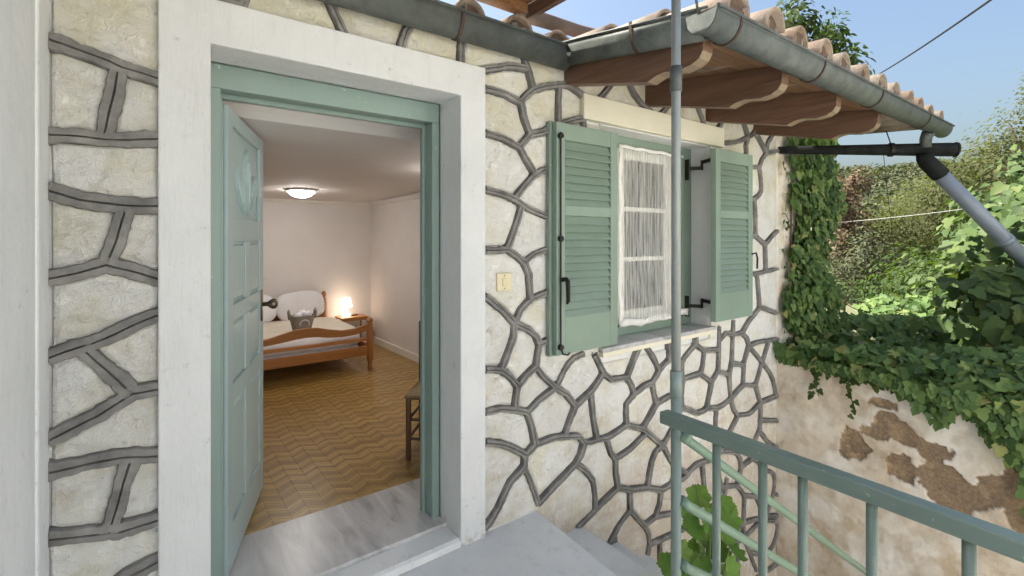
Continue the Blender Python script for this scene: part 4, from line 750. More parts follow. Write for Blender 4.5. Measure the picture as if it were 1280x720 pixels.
MB().bar(a_+Vector((0,0,-.70)), b_+Vector((0,0,-.70)), .03, .03).build('bottom_rail', rail_m, rl, bevel=.004)
sr = empty('stair_railing', (1.62,-.92,-1.84), 'pale green sloping pipe handrails following the stairs down', 'railing')
for zz in (.705, .455, .215):
    MB().tube([(1.628,-.925,zz+.01),(1.66,-.925,zz-.02),(4.1,-.925,zz-.02-2.44*.678)], .0185, 12).build('pipe', pipe_m, sr, smooth=True)
MB().tube([(4.0,-.925,-1.84),(4.0,-.925,-.86)], .0185, 12).build('end_post', pipe_m, sr, smooth=True)
for zz in (.705,): MB().tube([(1.63,-.925,zz+.008),(1.655,-.925,zz-.012)], .024, 12).build('collar', pipe_m, sr, smooth=True)

# ================================================================ retaining wall with flaking plaster
def retaining():
    ys = np.arange(-2.6, .0051, .009); zs = np.arange(-1.4, .4201, .009); ny, nz = len(ys), len(zs)
    blobs = [(-0.59,-0.15,0.14,0.13),(-0.70,-0.02,0.13,0.11),(-0.77,0.06,0.10,0.10),(-0.92,0.01,0.14,0.09),(-1.06,-0.05,0.13,0.10),(-0.89,-0.24,0.13,0.13),(-1.08,-0.25,0.16,0.17),(-1.21,-0.30,0.18,0.13),(-1.39,-0.19,0.15,0.17),(-1.49,-0.21,0.14,0.30),(-0.75,0.21,0.11,0.05),(-1.73,0.02,0.18,0.22),(-1.8,-.4,.25,.3),(-2.3,-.1,.4,.25)]
    co = np.zeros((ny*nz, 3), np.float32); pc = np.zeros((ny*nz, 4), np.float32); pc[:,3] = 1; k = 0
    for y in ys:
        for z in zs:
            n1 = mnoise.fractal(Vector((y*5, z*5, 1.7)), 1.0, 2.0, 5); n2 = mnoise.noise(Vector((y*14, z*14, 5)))
            wob = .34*n1 + .17*n2 + .13*mnoise.noise(Vector((y*33, z*33, 2)))
            f = max(1 - math.hypot((y-a)/c, (z-b)/d) for a, b, c, d in blobs) * .8 + wob
            peel = min(1, max(0, (f-.12)/.025)) if f > 0 and max(1 - math.hypot((y-a)/c/1.25, (z-b)/d/1.25) for a, b, c, d in blobs) > 0 else 0.0
            och = min(1, max(0, (mnoise.fractal(Vector((y*10, z*10, 20)), 1.0, 2.0, 4) - .08)*5)) * min(1, max(.15, (.75+y)*4 + 1)) * .8
            low = min(1, max(0, (mnoise.fractal(Vector((y*4, z*4, 9)), 1.0, 2.0, 4) - .28)*4)) * min(1, max(0, (-z-.2)*1.6))
            co[k] = (4.44 + .010*n1 + .012*mnoise.noise(Vector((y*2, z*2, 0))) + peel*.012 + .004*n2, y, z)
            st_ = min(1, max(0, (mnoise.fractal(Vector((y*3.1, z*3.1, 31)), 1.0, 2.0, 6) - .12)*3)); pc[k,0] = max(peel, .30*st_*min(1, max(0, (f+.5)*2))); pc[k,1] = max(och*peel, .55*low, .35*min(1, max(0, (mnoise.fractal(Vector((y*7, z*7, 41)), 1.0, 2.0, 5)-.15)*3))); k += 1
    fs = [(i*nz+j, i*nz+j+1, (i+1)*nz+j+1, (i+1)*nz+j) for i in range(ny-1) for j in range(nz-1)]
    me = bpy.data.meshes.new('plaster_face'); me.from_pydata(co.tolist(), [], fs)
    ca = me.color_attributes.new('peel', 'FLOAT_COLOR', 'POINT'); ca.data.foreach_set('color', pc.ravel())
    me.polygons.foreach_set('use_smooth', [True]*len(me.polygons)); return me
rw = empty('retaining_wall', (4.44,-1.3,-1.85), 'low retaining wall with stained flaking beige plaster under the ivy', 'wall')
link('plaster_face', retaining(), plaster_m, rw)
box('core', plaster_m, rw, 4.475, 4.80, -6.0, .004, -1.85, .415, .02)
box('rendered_return', plaster_m, rw, 4.44, 4.474, -6.0, -2.605, -1.85, .41, .0)
box('footing', plaster_m, rw, 4.43, 4.474, -2.604, .0, -1.85, -1.402, .0)
# ================================================================ bedroom seen through the door
FZ = .056
fl = MB().box(-1.1, 2.48, .586, 4.42, -.05, .0525).build('bedroom_floor', simple('floor_seam', (.13,.075,.03), (.10,.055,.02), 8, .5), None); tag(fl, 'chevron patterned wood floor of the bedroom', kind='structure')
cw, ph = .085, .030; sl_ = .052
def chev(sgn):
    g = .0006
    return [(g, g if sgn > 0 else sl_+g), (cw-g, sl_+g if sgn > 0 else g), (cw-g, (sl_ if sgn > 0 else 0)+ph-g), (g, (0 if sgn > 0 else sl_)+ph-g)]
chev_me = {}
for sg in (1, -1):
    for q in range(6):
        me = MB().prism(chev(sg), 'z', 0, .0035).mesh('floor_strip'); me.materials.append(parq_m); chev_me[sg, q] = me
        at = me.attributes.new('lv', 'FLOAT', 'POINT'); at.data.foreach_set('value', [(q+.5)/6]*8)
shade = [min(5, max(0, int(3 + 2.2*math.sin(j*1.9) + rng.normal(0, .9)))) for j in range(400)]
spots = []
ncol = int(3.5/cw); 
for i in range(ncol):
    x = 2.475 - (i+1)*cw; sg = 1 if i % 2 else -1
    for j in range(int(4.0/ph)):
        y = .45 + j*ph
        if y + sl_ + ph > 4.41: continue
        spots.append((x, y, sg, min(5, max(0, shade[j] + int(rng.choice([-1,0,0,0,1]))))))
def vis_rank(s_):
    x, y = s_[:2]; X = x+.06; Y = y+.07+2.0
    lat = math.atan2(X, Y); ok = .17 < lat < .50 and not (x < .25 + (y-.3)*.36)
    return (0 if ok else 1, math.hypot(X, Y))
spots.sort(key=vis_rank)
for x, y, sg, sh_ in spots[:300]:
    q = link('floor_strip', chev_me[sg, sh_], None, fl); q.matrix_parent_inverse = Matrix.Identity(4); q.location = (x, y, .0527)
m_ = MB(); lv = []
for x, y, sg, sh_ in spots[300:]:
    m_.prism([(x+a, y+b) for a, b in chev(sg)], 'z', .0527, .0562); lv += [(sh_+.5)/6]*8
me = m_.mesh('floor_strips', False, True); at = me.attributes.new('lv', 'FLOAT', 'POINT'); at.data.foreach_set('value', lv)
tag(link('floor_strips', me, parq_m, fl), kind='stuff')
bw = box('bedroom_back_wall', room_m, None, -1.2, 2.6, 4.42, 4.55, -.05, 2.5); tag(bw, 'plain pale back wall of the bedroom', kind='structure')
sw_ = box('bedroom_side_wall', room_m, None, 2.482, 2.60, .585, 4.419, -.05, 2.4); tag(sw_, 'plain pale right wall of the bedroom', kind='structure')
box('skirting_board', sash_m, sw_, 2.462, 2.4815, .60, 4.40, FZ+.001, FZ+.085, .003)
box('corner_trim', sash_m, sw_, 2.445, 2.4818, 2.72, 2.79, FZ+.09, 1.95, .004)
tag(box('bedroom_left_wall', room_m, None, -1.2, -1.1, .585, 4.419, -.05, 2.4), 'left wall of the bedroom', kind='structure')
ce = MB().prism([(.60,2.030),(4.419,1.925),(4.419,2.1),(.60,2.2)], 'x', -1.099, 2.4815).build('bedroom_ceiling', room_m, None); tag(ce, 'low plain ceiling of the bedroom', kind='structure')
cv = MB().prism([(4.419,1.88),(4.419,1.924),(4.375,1.924),(4.39,1.90)], 'x', -1.09, 2.48).build('cornice', sash_m, ce)
MB().prism([(2.4815,1.885),(2.4815,1.93),(2.44,1.935),(2.455,1.905)], 'y', .65, 4.37).build('cornice', room_m, ce)
# second room behind the shuttered window
r2 = MB().box(2.601, 5.14, 3.3, 3.4, -.05, 2.4).box(2.601,5.14,.585,3.3,-.05,.05).box(2.601,5.14,.585,3.3,2.3,2.4).build('window_room', room_m); tag(r2, 'dim room behind the window', kind='structure')
glow_m = emit('lamp_glow_warm', (1.0,.80,.60), 2.2); dome_m = emit('lamp_glow_white', (1.0,.93,.87), 18)
ring_m = simple('white_lamp_ring', (.75,.74,.70), None, 5, .4)
for (x, y, lab_) in ((1.33, 3.35, 'lit frosted dome ceiling lamp above the bed'), (1.97, 1.40, 'lit dome ceiling lamp nearest the door, mostly behind the frame')):
    zc = 2.030 - (y-.6)*.0275
    cl = empty('ceiling_lamp', (x, y, zc), lab_, 'ceiling lamp', 'dome lamps on the bedroom ceiling')
    MB().lathe([(.0,-.085),(.05,-.08),(.095,-.062),(.125,-.035),(.135,-.012)], (x, y, zc), 24).build('dome', dome_m, cl, smooth=True)
    MB().lathe([(.137,-.02),(.147,-.02),(.150,.0),(.137,-.001)], (x, y, zc), 24).build('rim', ring_m, cl, smooth=True)
# bed
bed = empty('bed', (1.3, 3.7, FZ), 'orange pine bed with turned posts and white mattress', 'bed')
post = [(.022,0),(.026,.02),(.020,.05),(.030,.10),(.036,.12),(.036,.45),(.028,.465),(.034,.48),(.022,.495),(.032,.515),(.033,.53),(.022,.55),(.005,.556)]
for x, y, sc in ((.66,3.03,1.0),(1.94,3.03,1.0),(.70,4.36,1.3),(1.85,4.36,1.3)):
    MB().lathe([(r_, z_*sc) for r_, z_ in post], (x, y, FZ), 14).build('post', pinez_m, bed, smooth=True)
topc = [(.69,.50),(.80,.492),(.95,.503),(1.08,.535),(1.20,.562),(1.30,.570),(1.40,.562),(1.50,.535),(1.64,.508),(1.78,.512),(1.91,.545)]
botc = [(1.91,.475),(1.78,.445),(1.64,.438),(1.5,.45),(1.40,.468),(1.30,.474),(1.20,.468),(1.08,.452),(.95,.440),(.80,.435),(.69,.44)]
MB().prism(topc+botc, 'y', 3.015, 3.043).build('top_rail', pine_m, bed, bevel=.006)
box('middle_rail', pine_m, bed, .69, 1.91, 3.02, 3.042, .368, .402, .005)
box('lower_board', pine_m, bed, .69, 1.91, 3.02, 3.044, .215, .312, .005)
for x in (.67, 1.91): box('side_rail', pine_m, bed, x, x+.025, 3.05, 4.34, .24, .34, .005)
hb = [(.72,.40),(1.83,.40),(1.83,.66),(1.5,.67),(1.28,.675),(1.05,.67),(.72,.66)]
MB().prism(hb, 'y', 4.345, 4.375).build('headboard', pine_m, bed, bevel=.006)
linen_m = simple('white_linen', (.80,.79,.80), (.72,.71,.73), 5, .9, bmp=.35, bscale=14, bdist=.02)
cream_l = simple('cream_blanket', (.74,.68,.58), (.66,.60,.50), 6, .95, bmp=.3, bscale=30, bdist=.01)
def soft_box(name, mat, parent, c, h, e=.35, rot=(0,0,0), n=20, m=14, wob=.006, seed=0):
    vs = []; fs = []
    M_ = Matrix.Translation(c) @ Matrix.Rotation(rot[2],4,'Z') @ Matrix.Rotation(rot[1],4,'Y') @ Matrix.Rotation(rot[0],4,'X')
    sg = lambda v, p: math.copysign(abs(v)**p, v)
    for j in range(m+1):
        ph_ = -math.pi/2 + math.pi*j/m
        for i in range(n):
            th_ = 2*math.pi*i/n
            p = Vector((h[0]*sg(math.cos(ph_),e)*sg(math.cos(th_),e), h[1]*sg(math.cos(ph_),e)*sg(math.sin(th_),e), h[2]*sg(math.sin(ph_),.75)))
            p += Vector((mnoise.noise(p*9+Vector((seed,0,0))), mnoise.noise(p*9+Vector((0,seed,3))), mnoise.noise(p*9+Vector((5,0,seed)))))*wob
            vs.append(M_ @ p)
    for j in range(m):
        for i in range(n): fs.append((j*n+i, j*n+(i+1) % n, (j+1)*n+(i+1) % n, (j+1)*n+i))
    return MB().add(vs, fs).build(name, mat, parent, smooth=True)
soft_box('mattress', linen_m, bed, (1.30,3.70,.375), (.60,.635,.085), .22, wob=.008)
soft_box('lower_mattress', linen_m, bed, (1.30,3.70,.27), (.59,.63,.06), .22, wob=.005)
soft_box('blanket', cream_l, bed, (1.32,3.72,.455), (.585,.55,.035), .3, wob=.012)
o = soft_box('pillow', linen_m, None, (1.00,4.20,.63), (.27,.055,.17), .55, (R(-14),0,0), wob=.012, seed=3); tag(o, 'white pillow against the headboard on the side nearest the door leaf', 'pillow', 'pillows on the bed')
o = soft_box('pillow', linen_m, None, (1.53,4.20,.64), (.28,.055,.175), .55, (R(-14),R(-3),0), wob=.012, seed=8); tag(o, 'white pillow against the headboard on the side nearest the table lamp', 'pillow', 'pillows on the bed')
bk_ = empty('basket', (1.33,3.32,.485), 'small grey fabric basket with loop handles standing on the bed', 'basket')
felt_m = simple('grey_felt', (.33,.29,.24), (.27,.235,.19), 30, .95, bmp=.3)
def oval(r1, r2, z): return [(1.33+r1*math.cos(2*math.pi*k/24), 3.32+r2*math.sin(2*math.pi*k/24), z) for k in range(24)]
vs = oval(.088,.07,.488)+oval(.125,.095,.655)+oval(.118,.088,.655)+oval(.082,.064,.50)
MB().add(vs, [(r*24+k, r*24+(k+1) % 24, (r+1)*24+(k+1) % 24, (r+1)*24+k) for r in range(3) for k in range(24)]+[tuple(range(23,-1,-1)), tuple(range(72,96))]).build('body', felt_m, bk_)
for sx in (-1, 1): MB().tube([(1.33+sx*.122,3.29,.62),(1.33+sx*.128,3.285,.69),(1.33+sx*.13,3.31,.715),(1.33+sx*.128,3.335,.69),(1.33+sx*.122,3.33,.62)], .011, 8).build('handle', felt_m, bk_)
emb = MB().tube([(1.335+.045*math.cos(2*math.pi*k/20), 3.243-.02*(.0+math.sin(2*math.pi*k/20)), .575+.042*math.sin(2*math.pi*k/20)) for k in range(21)], .006, 6, False).build('wreath_print', linen_m, bk_)
for i, (dx, dy) in enumerate(((-.05,0),(.045,.01),(0,.05))):
    o = MB().tube([(1.33+dx-.035,3.32+dy-.03,.645+.008*i),(1.33+dx+.035,3.32+dy-.02,.655+.008*i)], .036, 12).build('rolled_towel', linen_m, None, smooth=True)
    tag(o, ['rolled white towel at the left in the grey basket', 'rolled white towel at the right in the grey basket', 'rolled white towel at the back of the grey basket'][i], 'towel', 'towels in the basket')
ns = empty('night_table', (2.17,4.22,FZ), 'small wooden bedside table with thin legs', 'table')
box('table_top', pine_m, ns, 1.99, 2.34, 4.10, 4.36, .425, .449, .004)
box('apron', pine_m, ns, 2.0, 2.33, 4.105, 4.12, .405, .4245, .002)
for x in (2.0, 2.315):
    for y in (4.11, 4.335): box('leg', pinez_m, ns, x, x+.016, y, y+.016, FZ+.001, .4245)
lp = empty('table_lamp', (2.10,4.26,.45), 'small lit white lamp with tapered shade on the bedside table', 'lamp')
MB().lathe([(.0,.0),(.048,.0),(.055,.008),(.05,.03),(.03,.06),(.018,.08),(.02,.095),(.034,.115),(.02,.128),(.0,.13)], (2.10,4.26,.4495), 18).build('lamp_base', emit('lamp_base_glow', (1,.84,.62), 1.2), lp, smooth=True)
MB().lathe([(.075,.118),(.05,.235),(.047,.235),(.072,.118)], (2.10,4.26,.4495), 20).build('lamp_shade', glow_m, lp, smooth=True)
for i, dx in enumerate((.16, .20)):
    o = MB().lathe([(.0,0),(.022,0),(.03,.012),(.028,.014),(.02,.004),(0,.004)], (2.0+dx+.03,4.24+.03*i,.4495), 14).build('small_dish', brass_m, None, smooth=True)
    tag(o, ['small dish on the bedside table nearest the lamp', 'small dish on the bedside table nearest the side wall'][i], 'dish', 'dishes on the bedside table')
o = box('wall_socket', ring_m, None, 1.17, 1.235, 4.408, 4.419, .965, .99, .003); tag(o, 'small white fitting on the back wall beside the door edge', 'wall fitting')
ch = empty('rush_chair', (1.45,.85,FZ), 'dark wooden chair with woven rush seat just inside the door', 'chair')
rush_m = simple('woven_rush', (.34,.24,.13), (.20,.135,.07), 55, .9, bmp=.5, stretch=(1,5,1))
CA, CB, CC, CD = (1.345,.84), (1.565,.645), (1.545,1.06), (1.765,.865)
for (x, y), zt in ((CA,.465),(CB,.465),(CC,.88),(CD,.88)): MB().tube([(x,y,FZ+.001),(x,y,zt)], .018, 8).build('leg', chair_m, ch)
sm_ = MB(); sc4 = [CA, CB, CD, CC]
def sp(q, k): return (1.555+(q[0]-1.555)*k, .8525+(q[1]-.8525)*k)
MB().add([(*sp(q,k),z_) for k, z_ in ((1.08,.438),(1.16,.452),(1.14,.468),(.9,.476)) for q in sc4], [(r*4+i, r*4+(i+1) % 4, (r+1)*4+(i+1) % 4, (r+1)*4+i) for r in range(3) for i in range(4)]+[(12,13,14,15),(3,2,1,0)]).build('seat', rush_m, ch, bevel=.006)
for p1, p2 in ((CA,CB),(CA,CC),(CB,CD),(CC,CD)):
    for zz in (.19,.31): MB().tube([(*p1,zz),(*p2,zz)], .010, 8).build('rung', chair_m, ch)
for zz in (.62,.78): MB().bar((*CC,zz),(*CD,zz),.016,.06).build('back_slat', chair_m, ch)

# ================================================================ planting
IVY = [(0,0,0),(.30,-.12,.03),(.52,.22,.07),(.30,.38,.02),(.30,.62,.04),(0,1,-.06),(-.30,.62,.04),(-.30,.38,.02),(-.52,.22,.07),(-.30,-.12,.03)]
OVAL = [(0,0,0),(.24,.25,.04),(.28,.55,.05),(.14,.85,.02),(0,1.05,-.06),(-.14,.85,.02),(-.28,.55,.05),(-.24,.25,.04)]
DIA = [(0,0,0),(.32,.5,.06),(0,1,-.05),(-.32,.5,.06)]
def leaf_arrays(P, N, T, S, shape):
    P, N, T, S = (np.asarray(a, np.float32) for a in (P, N, T, S))
    N = N/np.maximum(np.linalg.norm(N, axis=1, keepdims=True), 1e-6)
    T = T - N*(T*N).sum(1, keepdims=True); T = T/np.maximum(np.linalg.norm(T, axis=1, keepdims=True), 1e-6)
    B = np.cross(N, T); sh = np.array(shape, np.float32)
    if len(sh) > 4: sh = np.vstack([sh, [[0, .42, -.02]]])
    return P[:,None,:] + S[:,None,None]*(sh[None,:,0,None]*B[:,None,:] + sh[None,:,1,None]*T[:,None,:] + sh[None,:,2,None]*N[:,None,:])
def leaf_mesh(name, P, N, T, S, shape, mat, lv=None):
    V = leaf_arrays(P, N, T, S, shape); n, k, _ = V.shape
    if k == 4: tri = np.array([[0,1,2],[0,2,3]])
    else: tri = np.array([[k-1, i, (i+1) % (k-1)] for i in range(k-1)])
    F = (tri[None]+np.arange(n)[:,None,None]*k).reshape(-1, 3)
    me = bpy.data.meshes.new(name); me.vertices.add(n*k); me.vertices.foreach_set('co', V.ravel())
    me.loops.add(F.size); me.loops.foreach_set('vertex_index', F.ravel().astype(np.int32))
    me.polygons.add(len(F)); me.polygons.foreach_set('loop_start', np.arange(0, F.size, 3, dtype=np.int32)); me.polygons.foreach_set('loop_total', np.full(len(F), 3, np.int32))
    at = me.attributes.new('lv', 'FLOAT', 'POINT'); at.data.foreach_set('value', np.repeat(rng.rand(n) if lv is None else lv, k).astype(np.float32))
    me.update(calc_edges=True); me.validate(); me.materials.append(mat); return me
def rvec(n, s=1.0): return rng.normal(0, s, (n, 3))
ivy_m = leafmat('ivy_leaf', [(0, (.055,.105,.032)), (.4, (.098,.170,.052)), (.75, (.155,.235,.072)), (.95, (.22,.30,.09)), (1, (.30,.27,.10))], .38, .25)
vine_m = leafmat('vine_leaf', [(0, (.034,.066,.020)), (.5, (.066,.110,.032)), (.85, (.098,.146,.042)), (1, (.14,.175,.056))], .45, .22)
sun_m = leafmat('sunlit_shrub_leaf', [(0, (.075,.085,.038)), (.5, (.105,.118,.052)), (1, (.15,.155,.072))], .6, .5)
olive_m = leafmat('olive_leaf', [(0, (.035,.047,.024)), (.6, (.075,.088,.043)), (1, (.12,.125,.065))], .5, .25)
dry_m = leafmat('dry_leaf', [(0, (.10,.07,.045)), (.6, (.17,.12,.075)), (1, (.24,.18,.115))], .7, .25, (1.1,.95,.7))
fig_m = leafmat('fresh_leaf', [(0, (.040,.070,.022)), (.5, (.070,.112,.034)), (1, (.115,.155,.052))], .42, .45)
stem_m = simple('brown_stem', (.14,.10,.065), (.08,.055,.035), 20, .85)
bark_m = simple('grey_bark', (.17,.135,.10), (.09,.07,.05), 14, .9, bmp=.5)
green_stem = simple('green_stem', (.14,.20,.07), (.10,.15,.05), 20, .6)
# ivy climbing the end of the house wall
iv = empty('climbing_ivy', (5.0,-.03,.4), 'green ivy climbing the plastered end of the house wall', 'ivy')
n = 2300; z = .36 + 2.1*rng.rand(n); left = 4.60 + .09*np.sin(z*5) + .05*np.sin(z*13) + .10*np.clip(z-1.4, 0, 1); right = 5.42 + .10*np.sin(z*3+1) + .12*np.clip(1.1-z, 0, 1)
u = rng.rand(n)**.9; x = left + u*(right-left); y = -.03 - .13*rng.rand(n)*np.minimum(1, u*3+.2) - .10*np.sin(z*6+x*3)*u*.5
P = np.c_[x, y, z]; N = np.c_[-.25+.5*rng.normal(0,.6,n), -1+0*x, .25+rng.normal(0,.35,n)]; Tt = np.c_[rng.normal(0,.45,n), -.3+rng.normal(0,.2,n), -np.ones(n)]
link('foliage', leaf_mesh('foliage', P, N, Tt, .035+.06*rng.rand(n)**1.3, IVY, ivy_m), None, iv)
m_ = MB()
for k in range(7):
    xa = 4.75 + k*.10; m_.tube([(xa + .05*math.sin(zz*3+k), -.012, zz) for zz in np.arange(.3, 2.3, .2)], .008, 6)
m_.build('stem', stem_m, iv)
n = 40; zz = .42+1.95*rng.rand(n); P = np.c_[4.5+.12*rng.rand(n), -.02-.02*rng.rand(n), zz]; N = np.c_[rng.normal(0,.4,n), -np.ones(n), rng.normal(.2,.3,n)]
m_ = MB()
for k in range(10):
    z0_ = rng.uniform(.5, 2.1); pts_ = [(4.72+rng.uniform(0,.5), -.03, z0_)]
    for q in range(6): pts_.append((pts_[-1][0]-rng.uniform(.01,.055), -.016, pts_[-1][2]+rng.uniform(-.02,.07)))
    m_.tube(pts_, .004, 5)
for k in range(8):
    z0_ = rng.uniform(.7, 2.1); pts_ = [(5.35, -.10, z0_)]
    for q in range(5): pts_.append((pts_[-1][0]+rng.uniform(.02,.06), -.12-.03*q, pts_[-1][2]+rng.uniform(-.06,.05)))
    m_.tube(pts_, .004, 5)
m_.build('runner', stem_m, iv)
link('young_leaves', leaf_mesh('young_leaves', P, N, np.c_[rng.normal(0,.5,n), rng.normal(0,.2,n), -np.ones(n)], .03+.02*rng.rand(n), IVY, fig_m), None, iv)
# ivy mat over the top of the retaining wall
mat_ = empty('ivy_mat', (5.0,-1.2,.42), 'dark green ivy spilling over the top of the plastered retaining wall', 'ivy')
n = 5200; y = .0 - 2.9*rng.rand(n)**.85; x = 4.36 + 2.6*rng.rand(n)**1.2; h = .42 + .12*rng.rand(n) + np.clip((x-4.5)*.10, 0, .3) + .05*np.sin(x*5+y*3) + .10*np.clip(-y-.9, 0, 1.2)
P = np.c_[x, y, h]; N = np.c_[-.55+rng.normal(0,.4,n), -.25+rng.normal(0,.4,n), .8+rng.normal(0,.3,n)]; Tt = np.c_[-.8+rng.normal(0,.5,n), rng.normal(0,.6,n), -.4+rng.normal(0,.3,n)]
n2 = 1500; y2 = -.02 - 2.6*rng.rand(n2)**.8; dr = np.clip(.04 + (-y2-.82)*.80, .03, .62)*(.75+.35*np.sin(y2*11)+.2*np.sin(y2*27)); z2 = .45 - np.clip(dr, .02, 1)*rng.rand(n2)**1.2; x2 = 4.415 - .10*rng.rand(n2)*np.clip((-y2)*1.1, .1, 1)
P2 = np.c_[x2, y2, z2]; N2 = np.c_[-np.ones(n2), -.2+rng.normal(0,.35,n2), .35+rng.normal(0,.3,n2)]; T2 = np.c_[-.2+rng.normal(0,.2,n2), rng.normal(0,.45,n2), -np.ones(n2)]
S = np.r_[.045+.075*rng.rand(n)**1.3, .035+.06*rng.rand(n2)**1.3]
link('foliage', leaf_mesh('foliage', np.r_[P,P2], np.r_[N,N2], np.r_[Tt,T2], S, IVY, ivy_m), None, mat_)
n3 = 170; y3 = -.30 - 1.3*rng.rand(n3); z3 = .44 - .10*rng.rand(n3)**1.5; P3 = np.c_[4.405-.03*rng.rand(n3), y3, z3]
link('young_leaves', leaf_mesh('young_leaves', P3, np.c_[-np.ones(n3), rng.normal(0,.3,n3), .4+rng.normal(0,.3,n3)], np.c_[rng.normal(0,.3,n3), rng.normal(0,.5,n3), -np.ones(n3)], .035+.025*rng.rand(n3), IVY, fig_m), None, mat_)
m_ = MB()
for yy, zz in ((-.33,.16),(-.58,.08)):
    m_.tube([(4.43,yy,.44),(4.40,yy+.02,.35),(4.415,yy+.01,.25),(4.41,yy-.02,zz)], .004, 5)
for k in range(14): m_.tube([(4.9,-.2*k,.36),(4.6,-.2*k-.05,.47),(4.40,-.2*k-.02,.40)], .007, 5)
m_.build('stem', stem_m, mat_)
P4 = []; 
for yy, zz in ((-.33,.16),(-.58,.08)):
    for k in range(9): P4.append((4.40-.01*(k % 3), yy+rng.uniform(-.03,.03), .40-(.40-zz)*k/8))
P4 = np.array(P4); n4 = len(P4)
link('hanging_leaves', leaf_mesh('hanging_leaves', P4, np.c_[-np.ones(n4), rng.normal(0,.4,n4), .3+rng.normal(0,.3,n4)], np.c_[rng.normal(0,.2,n4), rng.normal(0,.6,n4), -np.ones(n4)], .04+.02*rng.rand(n4), IVY, fig_m), None, mat_)
# big leaved vine at the right, its nearest leaves one by one
vn = empty('grape_vine', (5.7,-1.5,.35), 'broad leaved green vine crowding over the wall at the right edge', 'vine')
def clumps(ells, n, spread=.35, shell=.55):
    out = []; nr = []
    tot = sum(a*b*c for _, (a, b, c), in [(e[0], e[1]) for e in ells])
    for c, r_ in ells:
        k = max(8, int(n*(r_[0]*r_[1]*r_[2])/tot)); kc = max(4, k//26)
        d = rng.normal(0, 1, (kc, 3)); d /= np.linalg.norm(d, axis=1, keepdims=True); rad = shell + (1-shell)*rng.rand(kc, 1)**.6
        cc = d*rad; idx = rng.randint(0, kc, k); p = cc[idx] + rng.normal(0, spread*.45, (k, 3))
        out.append(np.array(c) + p*np.array(r_)); nr.append(p*1.1 + rng.normal(0, .30, (k, 3)) + np.array([0, 0, .45]))
    return np.vstack(out), np.vstack(nr)
vell = [((5.65,-1.25,.75),(.55,.55,.42)),((5.35,-1.75,.75),(.5,.5,.5)),((6.2,-1.2,1.0),(.6,.6,.5)),((5.25,-1.35,.52),(.42,.45,.25)),((6.4,-1.7,1.35),(.6,.6,.6)),((5.0,-1.95,.45),(.4,.5,.45)),((7.0,-1.3,1.5),(.7,.6,.6)),((4.62,-1.55,.35),(.22,.30,.35)),((4.55,-1.9,.2),(.2,.3,.4))]
P, N = clumps(vell, 2300, .5, .35); N[:,0] -= .5; N[:,1] -= .3; n = len(P)
Tt = np.c_[rng.normal(-.2,.5,n), rng.normal(0,.5,n), -1+rng.normal(0,.35,n)]; S = .085+.065*rng.rand(n)
dist_ = np.linalg.norm(P-np.array([0,-2,1.456]), axis=1); V_ = P-np.array([0,-2,1.456]); fwd = V_[:,0]*.606+V_[:,1]*.795; lat_ = (V_[:,0]*.795-V_[:,1]*.606)/np.maximum(fwd,.1)
order = np.argsort(dist_ + 50*(lat_ > 1.06)); near = order[:260]; far = order[260:]
link('foliage', leaf_mesh('foliage', P[far], N[far], Tt[far], S[far], IVY, vine_m), None, vn)
one = leaf_mesh('leaf', [(0,0,0)], [(0,0,1)], [(0,1,0)], [1.0], IVY, vine_m, np.zeros(1))
for i in near:
    nn = Vector(N[i]).normalized(); t = Vector(Tt[i]); t = (t-nn*t.dot(nn)).normalized(); b = nn.cross(t)*-1
    q = link('leaf', one, None, vn); q.matrix_parent_inverse = world_of(vn).inverted()
    q.matrix_basis = Matrix.Translation(P[i]) @ Matrix((( -b.x if False else t.cross(nn).x, t.x, nn.x), (t.cross(nn).y, t.y, nn.y), (t.cross(nn).z, t.z, nn.z))).to_4x4() @ Matrix.Diagonal((S[i],S[i],S[i],1))
m_ = MB()
for (c, r_) in vell: m_.tube([(5.6,-1.6,.2), ((5.6+c[0])/2,(-1.6+c[1])/2,.35+c[2]*.3), c, (c[0]+.1,c[1]-.1,c[2]+r_[2]*.8)], [.02,.015,.011,.005], 6)
m_.build('stem', stem_m, vn)
# potted pelargonium below the railing
ge = empty('pelargonium', (2.2,-.72,-.45), 'pelargonium with round scalloped leaves beside the green pole', 'plant')
sc_ = [(0,.06,0)] + [((.5*(1+.11*math.cos(7*a_)+.05*math.cos(21*a_)))*math.sin(a_), .46-.5*(1+.11*math.cos(7*a_)+.05*math.cos(21*a_))*math.cos(a_), .05*math.cos(7*a_)+.10*abs(math.sin(a_))) for a_ in np.linspace(.25, 2*math.pi-.25, 42)]
ger_m = leafmat('pelargonium_leaf', [(0, (.10,.19,.04)), (.6, (.16,.28,.06)), (1, (.26,.38,.11))], .5, .35)
gl = leaf_mesh('leaf', [(0,0,0)], [(0,0,1)], [(0,1,0)], [1.0], sc_, ger_m, np.zeros(1)); gl.polygons.foreach_set('use_smooth', [True]*len(gl.polygons))
GL = [(2.267, -0.6, 0.134), (2.369, -0.68, 0.091), (2.029, -0.723, 0.113), (2.094, -0.764, 0.145), (2.222, -0.606, -0.126), (2.264, -0.672, -0.085), (2.298, -0.72, -0.01), (2.253, -0.809, -0.042), (2.063, -0.563, -0.149), (2.125, -0.61, -0.173), (2.265, -0.726, -0.144), (2.089, -0.735, -0.105), (2.254, -0.768, 0.098), (2.062, -0.634, -0.049), (2.172, -0.606, 0.092), (2.345, -0.646, 0.051), (2.285, -0.616, -0.072), (2.241, -0.719, -0.075), (2.117, -0.659, -0.112), (2.002, -0.631, -0.118), (2.161, -0.831, -0.068)]
